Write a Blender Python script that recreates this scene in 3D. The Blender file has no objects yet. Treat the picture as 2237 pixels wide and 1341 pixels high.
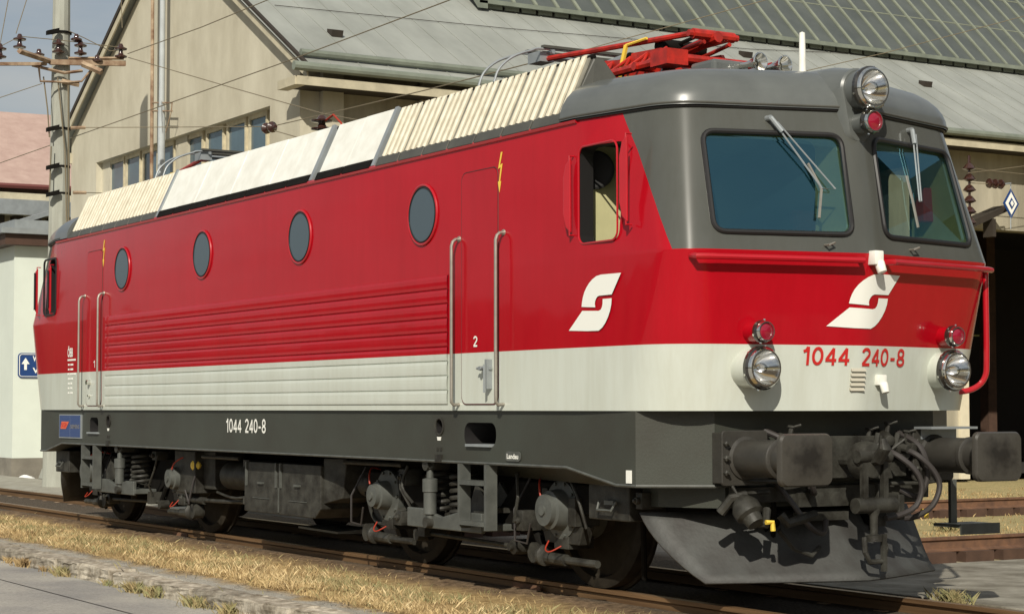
import bpy, bmesh, math, random
from mathutils import Vector, Matrix
random.seed(7)
R = math.radians
scene = bpy.context.scene

# ---------------------------------------------------------------- camera
W, H = 2237, 1341
FPX = 4224.4
CAM = Vector((18.004, -9.172, 1.403))
YAW, PITCH, ROLL = 1.02851153, 0.0519557812, -0.000788
_cy, _sy, _cp, _sp = math.cos(YAW), math.sin(YAW), math.cos(PITCH), math.sin(PITCH)
FW = Vector((-_sy*_cp, _cy*_cp, _sp))
_r = Vector((_cy, _sy, 0)); _u = _r.cross(FW)
RT = _r*math.cos(ROLL)+_u*math.sin(ROLL); UP = _u*math.cos(ROLL)-_r*math.sin(ROLL)
cd = bpy.data.cameras.new("camera"); cam = bpy.data.objects.new("camera", cd)
scene.collection.objects.link(cam)
cd.sensor_fit = 'HORIZONTAL'; cd.sensor_width = 36.0; cd.lens = 36.0*FPX/W
cd.clip_start = 0.1; cd.clip_end = 3000
m = Matrix((RT, UP, -FW)).transposed().to_4x4(); m.translation = CAM
cam.matrix_world = m
scene.camera = cam

def ray(u, v):
    return (RT*((u-W/2)/FPX) - UP*((v-H/2)/FPX) + FW)
def onY(u, v, y):
    d = ray(u, v); t = (y-CAM.y)/d.y; return CAM+d*t
def onX(u, v, x):
    d = ray(u, v); t = (x-CAM.x)/d.x; return CAM+d*t

# ---------------------------------------------------------------- light
SUN = Vector((0.655, -0.53, 0.56)).normalized()
elev = math.asin(SUN.z); azim = math.atan2(SUN.x, SUN.y)
world = bpy.data.worlds.new("World"); scene.world = world; world.use_nodes = True
nt = world.node_tree; nt.nodes.clear()
sky = nt.nodes.new('ShaderNodeTexSky'); sky.sky_type = 'NISHITA'; sky.sun_disc = False
sky.sun_elevation = elev; sky.sun_rotation = azim; sky.air_density = 1.0; sky.dust_density = 2.0; sky.ozone_density = 1.0
bg = nt.nodes.new('ShaderNodeBackground'); bg.inputs[1].default_value = 0.070
out = nt.nodes.new('ShaderNodeOutputWorld')
tc = nt.nodes.new('ShaderNodeTexCoord')
mp = nt.nodes.new('ShaderNodeMapping'); mp.inputs['Scale'].default_value = (1.0, 1.0, 4.5)
nz = nt.nodes.new('ShaderNodeTexNoise'); nz.inputs['Scale'].default_value = 2.6; nz.inputs['Detail'].default_value = 8; nz.inputs['Roughness'].default_value = .55
cr = nt.nodes.new('ShaderNodeValToRGB'); cr.color_ramp.elements[0].position = .40; cr.color_ramp.elements[1].position = .62
mx = nt.nodes.new('ShaderNodeMix'); mx.data_type = 'RGBA'
mx.inputs[7].default_value = (6.6, 6.9, 6.9, 1)
nt.links.new(tc.outputs['Generated'], mp.inputs[0]); nt.links.new(mp.outputs[0], nz.inputs['Vector'])
nt.links.new(nz.outputs[0], cr.inputs[0]); 
ml = nt.nodes.new('ShaderNodeMath'); ml.operation = 'MULTIPLY_ADD'; ml.inputs[1].default_value = .55; ml.inputs[2].default_value = .34
nt.links.new(cr.outputs[0], ml.inputs[0]); nt.links.new(ml.outputs[0], mx.inputs[0])
nt.links.new(sky.outputs[0], mx.inputs[6]); nt.links.new(mx.outputs[2], bg.inputs[0]); nt.links.new(bg.outputs[0], out.inputs[0])

sd = bpy.data.lights.new("sun", 'SUN'); sd.energy = 4.7; sd.angle = R(0.55); sd.color = (1.0, 0.94, 0.82)
so = bpy.data.objects.new("sun", sd); scene.collection.objects.link(so)
so.rotation_euler = SUN.to_track_quat('Z', 'Y').to_euler(); so.location = (20, -20, 20)
scene.view_settings.view_transform = 'Standard'; scene.view_settings.look = 'None'
scene.view_settings.exposure = 0.0; scene.view_settings.gamma = 1
try: scene.view_settings.use_curve_mapping = False
except Exception: pass

# ---------------------------------------------------------------- materials
def mat(name, col, rough=.5, metal=0, var=0.0, vscale=3.0, col2=None, bump=0.0, bscale=30.0, coat=0, spec=.5, detail=6, stretch=None):
    m = bpy.data.materials.new(name); m.use_nodes = True
    n = m.node_tree.nodes; l = m.node_tree.links; p = n['Principled BSDF']
    p.inputs['Roughness'].default_value = rough; p.inputs['Metallic'].default_value = metal
    p.inputs['Specular IOR Level'].default_value = spec
    p.inputs['Coat Weight'].default_value = coat; p.inputs['Coat Roughness'].default_value = .05
    c = (*col, 1)
    p.inputs['Base Color'].default_value = c
    t = n.new('ShaderNodeTexCoord'); src = t.outputs['Object']
    if stretch:
        q = n.new('ShaderNodeMapping'); q.inputs['Scale'].default_value = stretch; l.new(src, q.inputs[0]); src = q.outputs[0]
    if var > 0 or col2:
        z = n.new('ShaderNodeTexNoise'); z.inputs['Scale'].default_value = vscale; z.inputs['Detail'].default_value = detail; z.inputs['Roughness'].default_value = .6
        l.new(src, z.inputs['Vector'])
        r = n.new('ShaderNodeValToRGB'); r.color_ramp.elements[0].position = .35; r.color_ramp.elements[1].position = .68
        c2 = col2 if col2 else tuple(x*(1-var) for x in col)
        r.color_ramp.elements[0].color = (*c2, 1); r.color_ramp.elements[1].color = c
        l.new(z.outputs[0], r.inputs[0]); l.new(r.outputs[0], p.inputs['Base Color'])
        m['ramp'] = r.name
    if bump > 0:
        z2 = n.new('ShaderNodeTexNoise'); z2.inputs['Scale'].default_value = bscale; z2.inputs['Detail'].default_value = 4
        l.new(src, z2.inputs['Vector'])
        b = n.new('ShaderNodeBump'); b.inputs['Strength'].default_value = bump; b.inputs['Distance'].default_value = .02
        l.new(z2.outputs[0], b.inputs['Height']); l.new(b.outputs[0], p.inputs['Normal'])
    return m

def livery():
    """red above, pale grey below the waist line; dark grey cab front panel"""
    m = bpy.data.materials.new('livery_paint'); m.use_nodes = True
    n = m.node_tree.nodes; l = m.node_tree.links; p = n['Principled BSDF']
    t = n.new('ShaderNodeTexCoord'); s = n.new('ShaderNodeSeparateXYZ'); l.new(t.outputs['Object'], s.inputs[0])
    def mth(op, a, b=None, c=None):
        q = n.new('ShaderNodeMath'); q.operation = op
        for i, x in enumerate((a, b, c)):
            if x is None: continue
            if isinstance(x, (int, float)): q.inputs[i].default_value = x
            else: l.new(x, q.inputs[i])
        return q.outputs[0]
    def mixc(f, a, b):
        q = n.new('ShaderNodeMix'); q.data_type = 'RGBA'; l.new(f, q.inputs[0])
        for i, x in ((6, a), (7, b)):
            if isinstance(x, tuple): q.inputs[i].default_value = (*x, 1)
            else: l.new(x, q.inputs[i])
        return q.outputs[2]
    z = s.outputs['Z']; x = s.outputs['X']
    white = mth('LESS_THAN', z, 1.838)
    ax = mth('ABSOLUTE', mth('SUBTRACT', x, .15))
    lim = mth('MULTIPLY_ADD', z, -.64, 7.31+.64*2.48-.15)      # slanted edge of the grey mask
    lim2 = mth('MAXIMUM', lim, 0)
    g = mth('MULTIPLY', mth('GREATER_THAN', z, 2.482), mth('GREATER_THAN', ax, lim2))
    nz = n.new('ShaderNodeTexNoise'); nz.inputs['Scale'].default_value = 1.3; nz.inputs['Detail'].default_value = 5
    l.new(t.outputs['Object'], nz.inputs['Vector'])
    fr = n.new('ShaderNodeMapRange'); fr.inputs[1].default_value = .3; fr.inputs[2].default_value = .7
    l.new(nz.outputs[0], fr.inputs[0])
    red = mixc(fr.outputs[0], (.36, .0025, .009), (.40, .004, .012))
    wht = mixc(fr.outputs[0], (.53, .56, .50), (.57, .60, .54))
    gry = mixc(fr.outputs[0], (.072, .075, .067), (.086, .089, .080))
    c = mixc(white, red, wht); c = mixc(g, c, gry)
    mpp = n.new('ShaderNodeMapping'); mpp.inputs['Scale'].default_value = (5, 5, .55); l.new(t.outputs['Object'], mpp.inputs[0])
    st = n.new('ShaderNodeTexNoise'); st.inputs['Scale'].default_value = 1.6; st.inputs['Detail'].default_value = 9; st.inputs['Roughness'].default_value = .7; l.new(mpp.outputs[0], st.inputs['Vector'])
    sr = n.new('ShaderNodeValToRGB'); sr.color_ramp.elements[0].position = .34; sr.color_ramp.elements[1].position = .60
    sr.color_ramp.elements[0].color = (.80, .77, .71, 1); sr.color_ramp.elements[1].color = (1, 1, 1, 1); l.new(st.outputs[0], sr.inputs[0])
    mu = n.new('ShaderNodeMix'); mu.data_type = 'RGBA'; mu.blend_type = 'MULTIPLY'; mu.inputs[0].default_value = .38; l.new(c, mu.inputs[6]); l.new(sr.outputs[0], mu.inputs[7])
    l.new(mu.outputs[2], p.inputs['Base Color'])
    p.inputs['Roughness'].default_value = .22
    p.inputs['Specular IOR Level'].default_value = .12; p.inputs['Coat Weight'].default_value = .42; p.inputs['Coat Roughness'].default_value = .04
    w = n.new('ShaderNodeTexNoise'); w.inputs['Scale'].default_value = 1.6; w.inputs['Detail'].default_value = 2
    l.new(t.outputs['Object'], w.inputs['Vector'])
    b = n.new('ShaderNodeBump'); b.inputs['Strength'].default_value = .05; b.inputs['Distance'].default_value = .02
    l.new(w.outputs[0], b.inputs['Height']); l.new(b.outputs[0], p.inputs['Normal']); l.new(b.outputs[0], p.inputs['Coat Normal'])
    return m

def glass_mat(name, tint, refl=.5, opac=.0, dark=(.01, .03, .035), gc=(.9, .95, 1, 1)):
    m = bpy.data.materials.new(name); m.use_nodes = True
    n = m.node_tree.nodes; l = m.node_tree.links; n.clear()
    o = n.new('ShaderNodeOutputMaterial'); tr = n.new('ShaderNodeBsdfTransparent'); tr.inputs[0].default_value = (*tint, 1)
    gl = n.new('ShaderNodeBsdfGlossy'); gl.inputs['Roughness'].default_value = .01; gl.inputs[0].default_value = gc
    df = n.new('ShaderNodeBsdfDiffuse'); df.inputs[0].default_value = (*dark, 1)
    fr = n.new('ShaderNodeLayerWeight'); pw = n.new('ShaderNodeMath'); pw.operation = 'POWER'; pw.inputs[1].default_value = 4.0; l.new(fr.outputs['Facing'], pw.inputs[0])
    ad = n.new('ShaderNodeMath'); ad.operation = 'MULTIPLY_ADD'; ad.inputs[1].default_value = .9; ad.inputs[2].default_value = refl
    ad.use_clamp = True
    l.new(pw.outputs[0], ad.inputs[0])
    mo = n.new('ShaderNodeMixShader'); mo.inputs[0].default_value = opac; l.new(tr.outputs[0], mo.inputs[1]); l.new(df.outputs[0], mo.inputs[2])
    mm = n.new('ShaderNodeMixShader'); l.new(ad.outputs[0], mm.inputs[0]); l.new(mo.outputs[0], mm.inputs[1]); l.new(gl.outputs[0], mm.inputs[2])
    l.new(mm.outputs[0], o.inputs[0])
    return m

M = {}
M['livery'] = livery()
M['red'] = mat('red_paint', (.42, .006, .014), .3, var=.1, coat=.5)
M['panto_red'] = mat('bright_red_paint', (.50, .022, .012), .42, vscale=10, col2=(.24, .016, .010), detail=8)
M['frame'] = mat('frame_grey', (.047, .052, .042), .45, vscale=1.3, col2=(.038, .038, .030), bump=.05, bscale=60, spec=.35, detail=9)
M['frame2'] = mat('bogie_grey', (.050, .049, .041), .55, var=.35, vscale=7, col2=(.014, .0125, .0095), bump=.15, bscale=50, spec=.35)
M['bogie_light'] = mat('light_bogie_grey', (.095, .10, .09), .5, var=.35, vscale=8)
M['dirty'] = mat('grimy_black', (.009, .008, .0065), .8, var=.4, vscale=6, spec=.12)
M['black'] = mat('black_rubber', (.012, .011, .011), .5)
M['roofgrey'] = mat('cab_roof_grey', (.112, .120, .114), .32, var=.22, vscale=2.5, coat=.35)
M['darkgrey'] = mat('dark_grey_paint', (.075, .074, .062), .5, var=.25, vscale=5)
M['bufgrey'] = mat('buffer_brown_grey', (.040, .037, .031), .5, var=.3, vscale=7, bump=.1)
M['cream'] = mat('cream_ribs', (.64, .60, .48), .55, vscale=9, col2=(.50, .45, .34), detail=9)
M['creamback'] = mat('shaded_rib_backing', (.24, .23, .19), .7, var=.4, vscale=6)  # shade of the gaps between the ribs put into this colour
M['white'] = mat('white_panels', (.82, .82, .76), .4, vscale=5, col2=(.70, .69, .62), detail=9)
M['whitepaint'] = mat('white_lettering', (.80, .80, .74), .4)
M['redletter'] = mat('red_lettering', (.50, .02, .018), .4)
M['yellow'] = mat('yellow_paint', (.78, .55, .07), .45)
M['chrome'] = mat('chrome', (.78, .77, .72), .12, 1.0)
M['bezelblack'] = mat('black_bezel', (.02, .018, .015), .15, coat=1)
M['reflector'] = mat('silver_reflector', (.9, .9, .88), .08, 1.0)
M['alu'] = mat('worn_aluminium', (.38, .35, .30), .42, .6, var=.2, vscale=12)
M['steel'] = mat('galvanised_steel', (.38, .41, .42), .45, .5, var=.2, vscale=4)
M['redlens'] = mat('red_lens', (.26, .004, .022), .2, coat=.8)
M['glass'] = glass_mat('windscreen_glass', (.42, .52, .46), .27, .18, (.004, .03, .04), (.30, .66, .78, 1))
M['lens'] = glass_mat('lamp_glass', (.97, .97, .97), .03, 0)
M['porthole'] = mat('slate_porthole_glass', (.055, .080, .098), .12, spec=.6)
M['interior'] = mat('pale_green_interior', (.58, .55, .30), .6, var=.15)
M['innerdark'] = mat('cab_shade_black', (.02, .02, .02), .8)  # dimness inside the cab is put into this colour
M['hose'] = mat('dark_hose', (.035, .03, .028), .5)
M['redwire'] = mat('orange_red_cable', (.33, .03, .012), .5)
M['wall'] = mat('cream_render', (.55, .515, .405), .9, vscale=.9, col2=(.40, .365, .275), bump=.25, bscale=14, detail=10, stretch=(1, 1, .45))
M['wallstain'] = mat('stained_plaster', (.45, .41, .31), .9, vscale=.9, col2=(.26, .235, .175), bump=.25, bscale=14, detail=9, stretch=(1.6, 1.6, .3))
M['zinc'] = mat('grey_green_sheet_roof', (.33, .342, .312), .6, vscale=.6, col2=(.235, .245, .222), bump=.08, bscale=4, detail=9, stretch=(.6, 1.5, 1))
M['zincdark'] = mat('green_gutter', (.21, .235, .19), .5, var=.3, vscale=2)
M['trim'] = mat('cream_wood_trim', (.52, .47, .34), .7, var=.25, vscale=3)
M['dark'] = mat('dark_brown_wood', (.035, .026, .018), .8, var=.3)
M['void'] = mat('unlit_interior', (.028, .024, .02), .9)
M['lantern'] = mat('wired_roof_glazing', (.060, .068, .062), .35, vscale=.9, col2=(.09, .10, .09), detail=8)
M['rib'] = mat('pale_green_glazing_bar', (.23, .25, .19), .6, var=.2)
M['winglass'] = mat('blue_grey_window_glass', (.085, .135, .165), .15, var=.3, vscale=1.2, spec=.6)
M['winframe'] = mat('peeling_cream_frame', (.62, .55, .38), .7, var=.3, vscale=5)
M['hut'] = mat('mint_white_render', (.62, .67, .60), .85, var=.06, vscale=1.5, bump=.1)
M['plinth'] = mat('grey_brown_plinth', (.24, .22, .18), .9, var=.35, vscale=2)
M['brownfascia'] = mat('brown_fascia', (.07, .035, .022), .6, var=.2)
M['pinkroof'] = mat('faded_pink_tiles', (.46, .33, .28), .85, vscale=2.2, col2=(.38, .26, .22), bump=.4, bscale=8)
M['signblue'] = mat('blue_enamel', (.010, .045, .17), .4)
M['plateblue'] = mat('blue_builders_plate', (.03, .06, .17), .45)
M['orange'] = mat('orange_emblem', (.62, .12, .05), .5)
M['concrete'] = mat('weathered_concrete', (.36, .37, .32), .9, vscale=2, col2=(.27, .27, .23), bump=.2, stretch=(3, 3, .5))
M['rust'] = mat('rusty_steel', (.44, .34, .23), .8, vscale=3.5, col2=(.15, .075, .04), detail=8)
M['insul'] = mat('brown_glazed_porcelain', (.045, .019, .015), .18, coat=.6)
M['wire'] = mat('overhead_copper_wire', (.17, .14, .09), .6)
M['railtop'] = mat('brown_rail_steel', (.25, .15, .075), .42, .35, vscale=3, col2=(.14, .08, .04), stretch=(.3, 8, 8))
M['railside'] = mat('rusty_rail', (.19, .095, .05), .8, vscale=6, col2=(.09, .048, .03))
M['timber'] = mat('dark_timber', (.085, .045, .028), .85, var=.4, vscale=4)
M['kerb'] = mat('granite_kerb', (.52, .47, .38), .9, vscale=7, col2=(.17, .14, .10), detail=9, bump=.9, bscale=18)
_k = M['kerb'].node_tree; _p = _k.nodes['Principled BSDF']; _oi = _k.nodes.new('ShaderNodeObjectInfo'); _hs = _k.nodes.new('ShaderNodeHueSaturation')
_mr = _k.nodes.new('ShaderNodeMapRange'); _mr.inputs[3].default_value = .62; _mr.inputs[4].default_value = 1.12; _k.links.new(_oi.outputs['Random'], _mr.inputs[0]); _k.links.new(_mr.outputs[0], _hs.inputs['Value'])
_k.links.new(_p.inputs['Base Color'].links[0].from_socket, _hs.inputs['Color']); _k.links.new(_hs.outputs[0], _p.inputs['Base Color'])
M['seat'] = mat('red_seat', (.50, .015, .04), .6)
M['bag'] = mat('white_plastic', (.8, .8, .8), .3)
M['grass'] = mat('dry_grass', (.56, .42, .20), .8, vscale=3.2, col2=(.20, .125, .055), detail=9)
M['grass2'] = mat('straw_grass', (.68, .55, .31), .8, vscale=4, col2=(.48, .34, .16))
M['weed'] = mat('green_weed', (.20, .21, .09), .8, vscale=8, col2=(.34, .25, .12))
M['stone'] = mat('ballast_stone', (.15, .12, .09), .9, vscale=12, col2=(.06, .05, .04))
M['leaf'] = mat('dark_foliage', (.03, .045, .02), .9)

# ground material : zones by world Y position with noisy borders
def ground_mat():
    m = bpy.data.materials.new('yard_ground'); m.use_nodes = True
    n = m.node_tree.nodes; l = m.node_tree.links; p = n['Principled BSDF']; p.inputs['Roughness'].default_value = .95; p.inputs['Specular IOR Level'].default_value = .15
    t = n.new('ShaderNodeTexCoord'); s = n.new('ShaderNodeSeparateXYZ'); l.new(t.outputs['Object'], s.inputs[0])
    def noise(sc, d=6, r=.6):
        q = n.new('ShaderNodeTexNoise'); q.inputs['Scale'].default_value = sc; q.inputs['Detail'].default_value = d; q.inputs['Roughness'].default_value = r
        l.new(t.outputs['Object'], q.inputs['Vector']); return q.outputs[0]
    def ramp(f, a, b, p0=.35, p1=.65):
        q = n.new('ShaderNodeValToRGB'); q.color_ramp.elements[0].position = p0; q.color_ramp.elements[1].position = p1
        q.color_ramp.elements[0].color = (*a, 1); q.color_ramp.elements[1].color = (*b, 1); l.new(f, q.inputs[0]); return q.outputs[0]
    def mr(f, a, b):
        q = n.new('ShaderNodeMapRange'); q.inputs[1].default_value = a; q.inputs[2].default_value = b; l.new(f, q.inputs[0]); return q.outputs[0]
    def mix(f, a, b):
        q = n.new('ShaderNodeMix'); q.data_type = 'RGBA'; l.new(f, q.inputs[0]); l.new(a, q.inputs[6]); l.new(b, q.inputs[7]); return q.outputs[2]
    gravel = ramp(noise(38, 4), (.030, .024, .018), (.15, .12, .09), .3, .7)
    straw = ramp(noise(9, 9, .7), (.22, .14, .06), (.50, .36, .17))
    dirt = ramp(noise(14, 8), (.085, .055, .032), (.24, .165, .10))
    green = ramp(noise(5, 8), (.30, .26, .12), (.42, .33, .17))
    pale = ramp(noise(4, 10), (.27, .25, .21), (.40, .38, .33))
    ma = n.new('ShaderNodeMath'); ma.operation = 'MULTIPLY_ADD'; ma.inputs[1].default_value = .7; ma.inputs[2].default_value = -.35
    l.new(noise(1.6, 6), ma.inputs[0]); ya = n.new('ShaderNodeMath'); l.new(s.outputs['Y'], ya.inputs[0]); l.new(ma.outputs[0], ya.inputs[1]); y = ya.outputs[0]
    c = mix(mr(y, -2.40, -2.22), pale, straw)
    c = mix(mr(y, -1.35, -1.05), c, dirt)
    c = mix(mr(y, -.98, -.80), c, gravel)
    c = mix(mr(y, 3.4, 4.2), c, pale)  # dark gravel tone carried this far to deepen the locomotive's shadow
    c = mix(mr(y, 5.2, 6.6), c, green)
    l.new(c, p.inputs['Base Color'])
    b = n.new('ShaderNodeBump'); b.inputs['Strength'].default_value = .8; b.inputs['Distance'].default_value = .03
    l.new(noise(30, 6), b.inputs['Height']); l.new(b.outputs[0], p.inputs['Normal'])
    return m
M['ground'] = ground_mat()

def asphalt_mat():
    m = bpy.data.materials.new('worn_asphalt'); m.use_nodes = True
    n = m.node_tree.nodes; l = m.node_tree.links; p = n['Principled BSDF']; p.inputs['Roughness'].default_value = .9; p.inputs['Specular IOR Level'].default_value = .2
    t = n.new('ShaderNodeTexCoord')
    z = n.new('ShaderNodeTexNoise'); z.inputs['Scale'].default_value = 34; z.inputs['Detail'].default_value = 9; z.inputs['Roughness'].default_value = .85; l.new(t.outputs['Object'], z.inputs['Vector'])
    z2 = n.new('ShaderNodeTexNoise'); z2.inputs['Scale'].default_value = .9; z2.inputs['Detail'].default_value = 6; l.new(t.outputs['Object'], z2.inputs['Vector'])
    r = n.new('ShaderNodeValToRGB'); r.color_ramp.elements[0].position = .3; r.color_ramp.elements[1].position = .7
    r.color_ramp.elements[0].color = (.20, .195, .178, 1); r.color_ramp.elements[1].color = (.47, .46, .43, 1); l.new(z.outputs[0], r.inputs[0])
    r2 = n.new('ShaderNodeValToRGB'); r2.color_ramp.elements[0].color = (.72, .72, .74, 1); r2.color_ramp.elements[1].color = (1.12, 1.1, 1.05, 1)
    r2.color_ramp.elements[0].position = .35; r2.color_ramp.elements[1].position = .65; l.new(z2.outputs[0], r2.inputs[0])
    x = n.new('ShaderNodeMix'); x.data_type = 'RGBA'; x.blend_type = 'MULTIPLY'; x.inputs[0].default_value = 1; l.new(r.outputs[0], x.inputs[6]); l.new(r2.outputs[0], x.inputs[7])
    l.new(x.outputs[2], p.inputs['Base Color'])
    b = n.new('ShaderNodeBump'); b.inputs['Strength'].default_value = .4; b.inputs['Distance'].default_value = .01; l.new(z.outputs[0], b.inputs['Height']); l.new(b.outputs[0], p.inputs['Normal'])
    return m
M['asphalt'] = asphalt_mat()

# ---------------------------------------------------------------- mesh builder
class MB:
    def __init__(s): s.v = []; s.f = []; s.sm = []; s.mi = []; s.cur = 0
    def add(s, vs, fs, smooth=False):
        o = len(s.v); s.v += [tuple(x) for x in vs]
        for f in fs: s.f.append([i+o for i in f]); s.sm.append(smooth); s.mi.append(s.cur)
        return s
    def box(s, x0, x1, y0, y1, z0, z1):
        vs = [(x, y, z) for z in (z0, z1) for y in (y0, y1) for x in (x0, x1)]
        return s.add(vs, [(0, 2, 3, 1), (4, 5, 7, 6), (0, 1, 5, 4), (2, 6, 7, 3), (0, 4, 6, 2), (1, 3, 7, 5)])
    def hexa(s, a, b):   # two quads (lists of 4 points), a bottom, b top
        return s.add(list(a)+list(b), [(3, 2, 1, 0), (4, 5, 6, 7), (0, 1, 5, 4), (1, 2, 6, 5), (2, 3, 7, 6), (3, 0, 4, 7)])
    def prism(s, poly, vec, smooth=False):
        n = len(poly); v = Vector(vec); p = [Vector(q) for q in poly]
        fs = [list(range(n))[::-1], list(range(n, 2*n))]
        o = len(s.v)
        s.add(p+[q+v for q in p], fs)
        for i in range(n):
            j = (i+1) % n; s.f.append([o+i, o+j, o+n+j, o+n+i]); s.sm.append(smooth); s.mi.append(s.cur)
        return s
    def lathe(s, org, axis, prof, seg=20, smooth=True, caps=True):
        a = Vector(axis).normalized(); o = Vector(org)
        t = Vector((0, 0, 1)) if abs(a.z) < .9 else Vector((1, 0, 0))
        p = a.cross(t).normalized(); q = a.cross(p)
        vs = []
        for (d, r) in prof:
            for k in range(seg):
                an = 2*math.pi*k/seg; vs.append(o+a*d+(p*math.cos(an)+q*math.sin(an))*r)
        fs = []
        for i in range(len(prof)-1):
            for k in range(seg):
                j = (k+1) % seg; fs.append((i*seg+k, (i+1)*seg+k, (i+1)*seg+j, i*seg+j))
        base = len(s.v); s.add(vs, fs, smooth)
        if caps:
            for i, rev in ((0, False), (len(prof)-1, True)):
                if prof[i][1] > 1e-4:
                    f = [base+i*seg+k for k in range(seg)]
                    s.f.append(f[::-1] if rev else f); s.sm.append(False); s.mi.append(s.cur)
        return s
    def tube(s, pts, r, seg=8, closed=False, smooth=True):
        pts = [Vector(p) for p in pts]; n = len(pts); vs = []; prevn = None
        for i, p in enumerate(pts):
            if closed: d = pts[(i+1) % n]-pts[i-1]
            else: d = pts[min(i+1, n-1)]-pts[max(i-1, 0)]
            d.normalize()
            if prevn is None:
                t = Vector((0, 0, 1)) if abs(d.z) < .9 else Vector((1, 0, 0)); a = d.cross(t).normalized()
            else:
                a = prevn-d*prevn.dot(d); a.normalize()
            prevn = a; b = d.cross(a); rr = r[i] if isinstance(r, (list, tuple)) else r
            for k in range(seg):
                an = 2*math.pi*k/seg; vs.append(p+(a*math.cos(an)+b*math.sin(an))*rr)
        fs = []
        for i in range(n if closed else n-1):
            i2 = (i+1) % n
            for k in range(seg):
                j = (k+1) % seg; fs.append((i*seg+k, i*seg+j, i2*seg+j, i2*seg+k))
        o = len(s.v); s.add(vs, fs, smooth)
        if not closed:
            s.f.append([o+k for k in range(seg)][::-1]); s.sm.append(False); s.mi.append(s.cur)
            s.f.append([o+(n-1)*seg+k for k in range(seg)]); s.sm.append(False); s.mi.append(s.cur)
        return s
    def build(s, name, mats, parent=None, bevel=0, fixn=True):
        me = bpy.data.meshes.new(name); me.from_pydata(s.v, [], s.f)
        if not isinstance(mats, (list, tuple)): mats = [mats]
        for x in mats: me.materials.append(M[x] if isinstance(x, str) else x)
        me.polygons.foreach_set('use_smooth', s.sm); me.polygons.foreach_set('material_index', s.mi)
        me.update()
        if fixn:
            b = bmesh.new(); b.from_mesh(me); bmesh.ops.recalc_face_normals(b, faces=b.faces)
            if bevel > 0:
                es = [e for e in b.edges if len(e.link_faces) == 2 and e.calc_face_angle(0) > .7]
                bmesh.ops.bevel(b, geom=es, offset=bevel, segments=2, affect='EDGES', profile=.5)
            b.to_mesh(me); b.free()
        if any(s.sm): me.set_sharp_from_angle(angle=R(32))
        o = bpy.data.objects.new(name, me); scene.collection.objects.link(o)
        if parent: attach(o, parent)
        return o

def smooth(P, n=4):
    P = [Vector(p) for p in P]; r = []
    for k in range(len(P)-1):
        p0, p1, p2, p3 = [P[max(0, min(len(P)-1, k+j))] for j in (-1, 0, 1, 2)]
        for i in range(n): w = i/n; r.append(.5*((2*p1)+(p2-p0)*w+(2*p0-5*p1+4*p2-p3)*w*w+(3*p1-p0-3*p2+p3)*w**3))
    return r+[P[-1]]
def attach(o, p):
    o.parent = p
    if p.parent is None and p.type == 'EMPTY': o.matrix_parent_inverse = Matrix.Translation(-Vector(p.location)) if p.rotation_euler.z == 0 else p.matrix_basis.inverted()
def tag(o, label=None, cat=None, group=None, kind=None):
    if label: o['label'] = label
    if cat: o['category'] = cat
    if group: o['group'] = group
    if kind: o['kind'] = kind
    return o
def thing(name, loc, label, cat, group=None):
    o = bpy.data.objects.new(name, None); o.location = loc; o.empty_display_size = .3
    scene.collection.objects.link(o); return tag(o, label, cat, group)
def rrect(cx, cy, w, h, r, seg=6):
    pts = []
    for (sx, sy, a0) in ((1, 1, 0), (-1, 1, 90), (-1, -1, 180), (1, -1, 270)):
        for k in range(seg+1):
            a = R(a0+90*k/seg); pts.append((cx+sx*(w/2-r)+r*math.cos(a), cy+sy*(h/2-r)+r*math.sin(a)))
    return pts
def boolean(o, cutters):
    for c in cutters:
        md = o.modifiers.new('cut', 'BOOLEAN'); md.operation = 'DIFFERENCE'; md.object = c; md.solver = 'EXACT'
        try: md.material_mode = 'TRANSFER'
        except Exception: pass
    dg = bpy.context.evaluated_depsgraph_get(); ev = o.evaluated_get(dg)
    me = bpy.data.meshes.new_from_object(ev); me.set_sharp_from_angle(angle=R(15)); o.modifiers.clear(); o.data = me
    for c in cutters: bpy.data.objects.remove(c)
def text_obj(txt, a0, a1, b0, b1, fn, name, material, parent, bold=.0):
    """lettering as a mesh, fitted to the rectangle a0..a1 by b0..b1 and mapped on to a surface by fn(a,b)"""
    cu = bpy.data.curves.new('lettering', 'FONT'); cu.body = txt; cu.offset = bold; cu.resolution_u = 4
    t = bpy.data.objects.new('lettering', cu); scene.collection.objects.link(t)
    dg = bpy.context.evaluated_depsgraph_get(); dg.update()
    me = bpy.data.meshes.new_from_object(t.evaluated_get(dg)); bpy.data.objects.remove(t)
    xs = [v.co.x for v in me.vertices]; ys = [v.co.y for v in me.vertices]
    x0, x1, y0, y1 = min(xs), max(xs), min(ys), max(ys)
    for v in me.vertices:
        a = a0+(v.co.x-x0)/(x1-x0)*(a1-a0); b = b0+(v.co.y-y0)/(y1-y0)*(b1-b0); v.co = Vector(fn(a, b))
    me.materials.clear(); me.materials.append(M[material]); me.name = name
    o = bpy.data.objects.new(name, me); scene.collection.objects.link(o); attach(o, parent); return o

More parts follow.
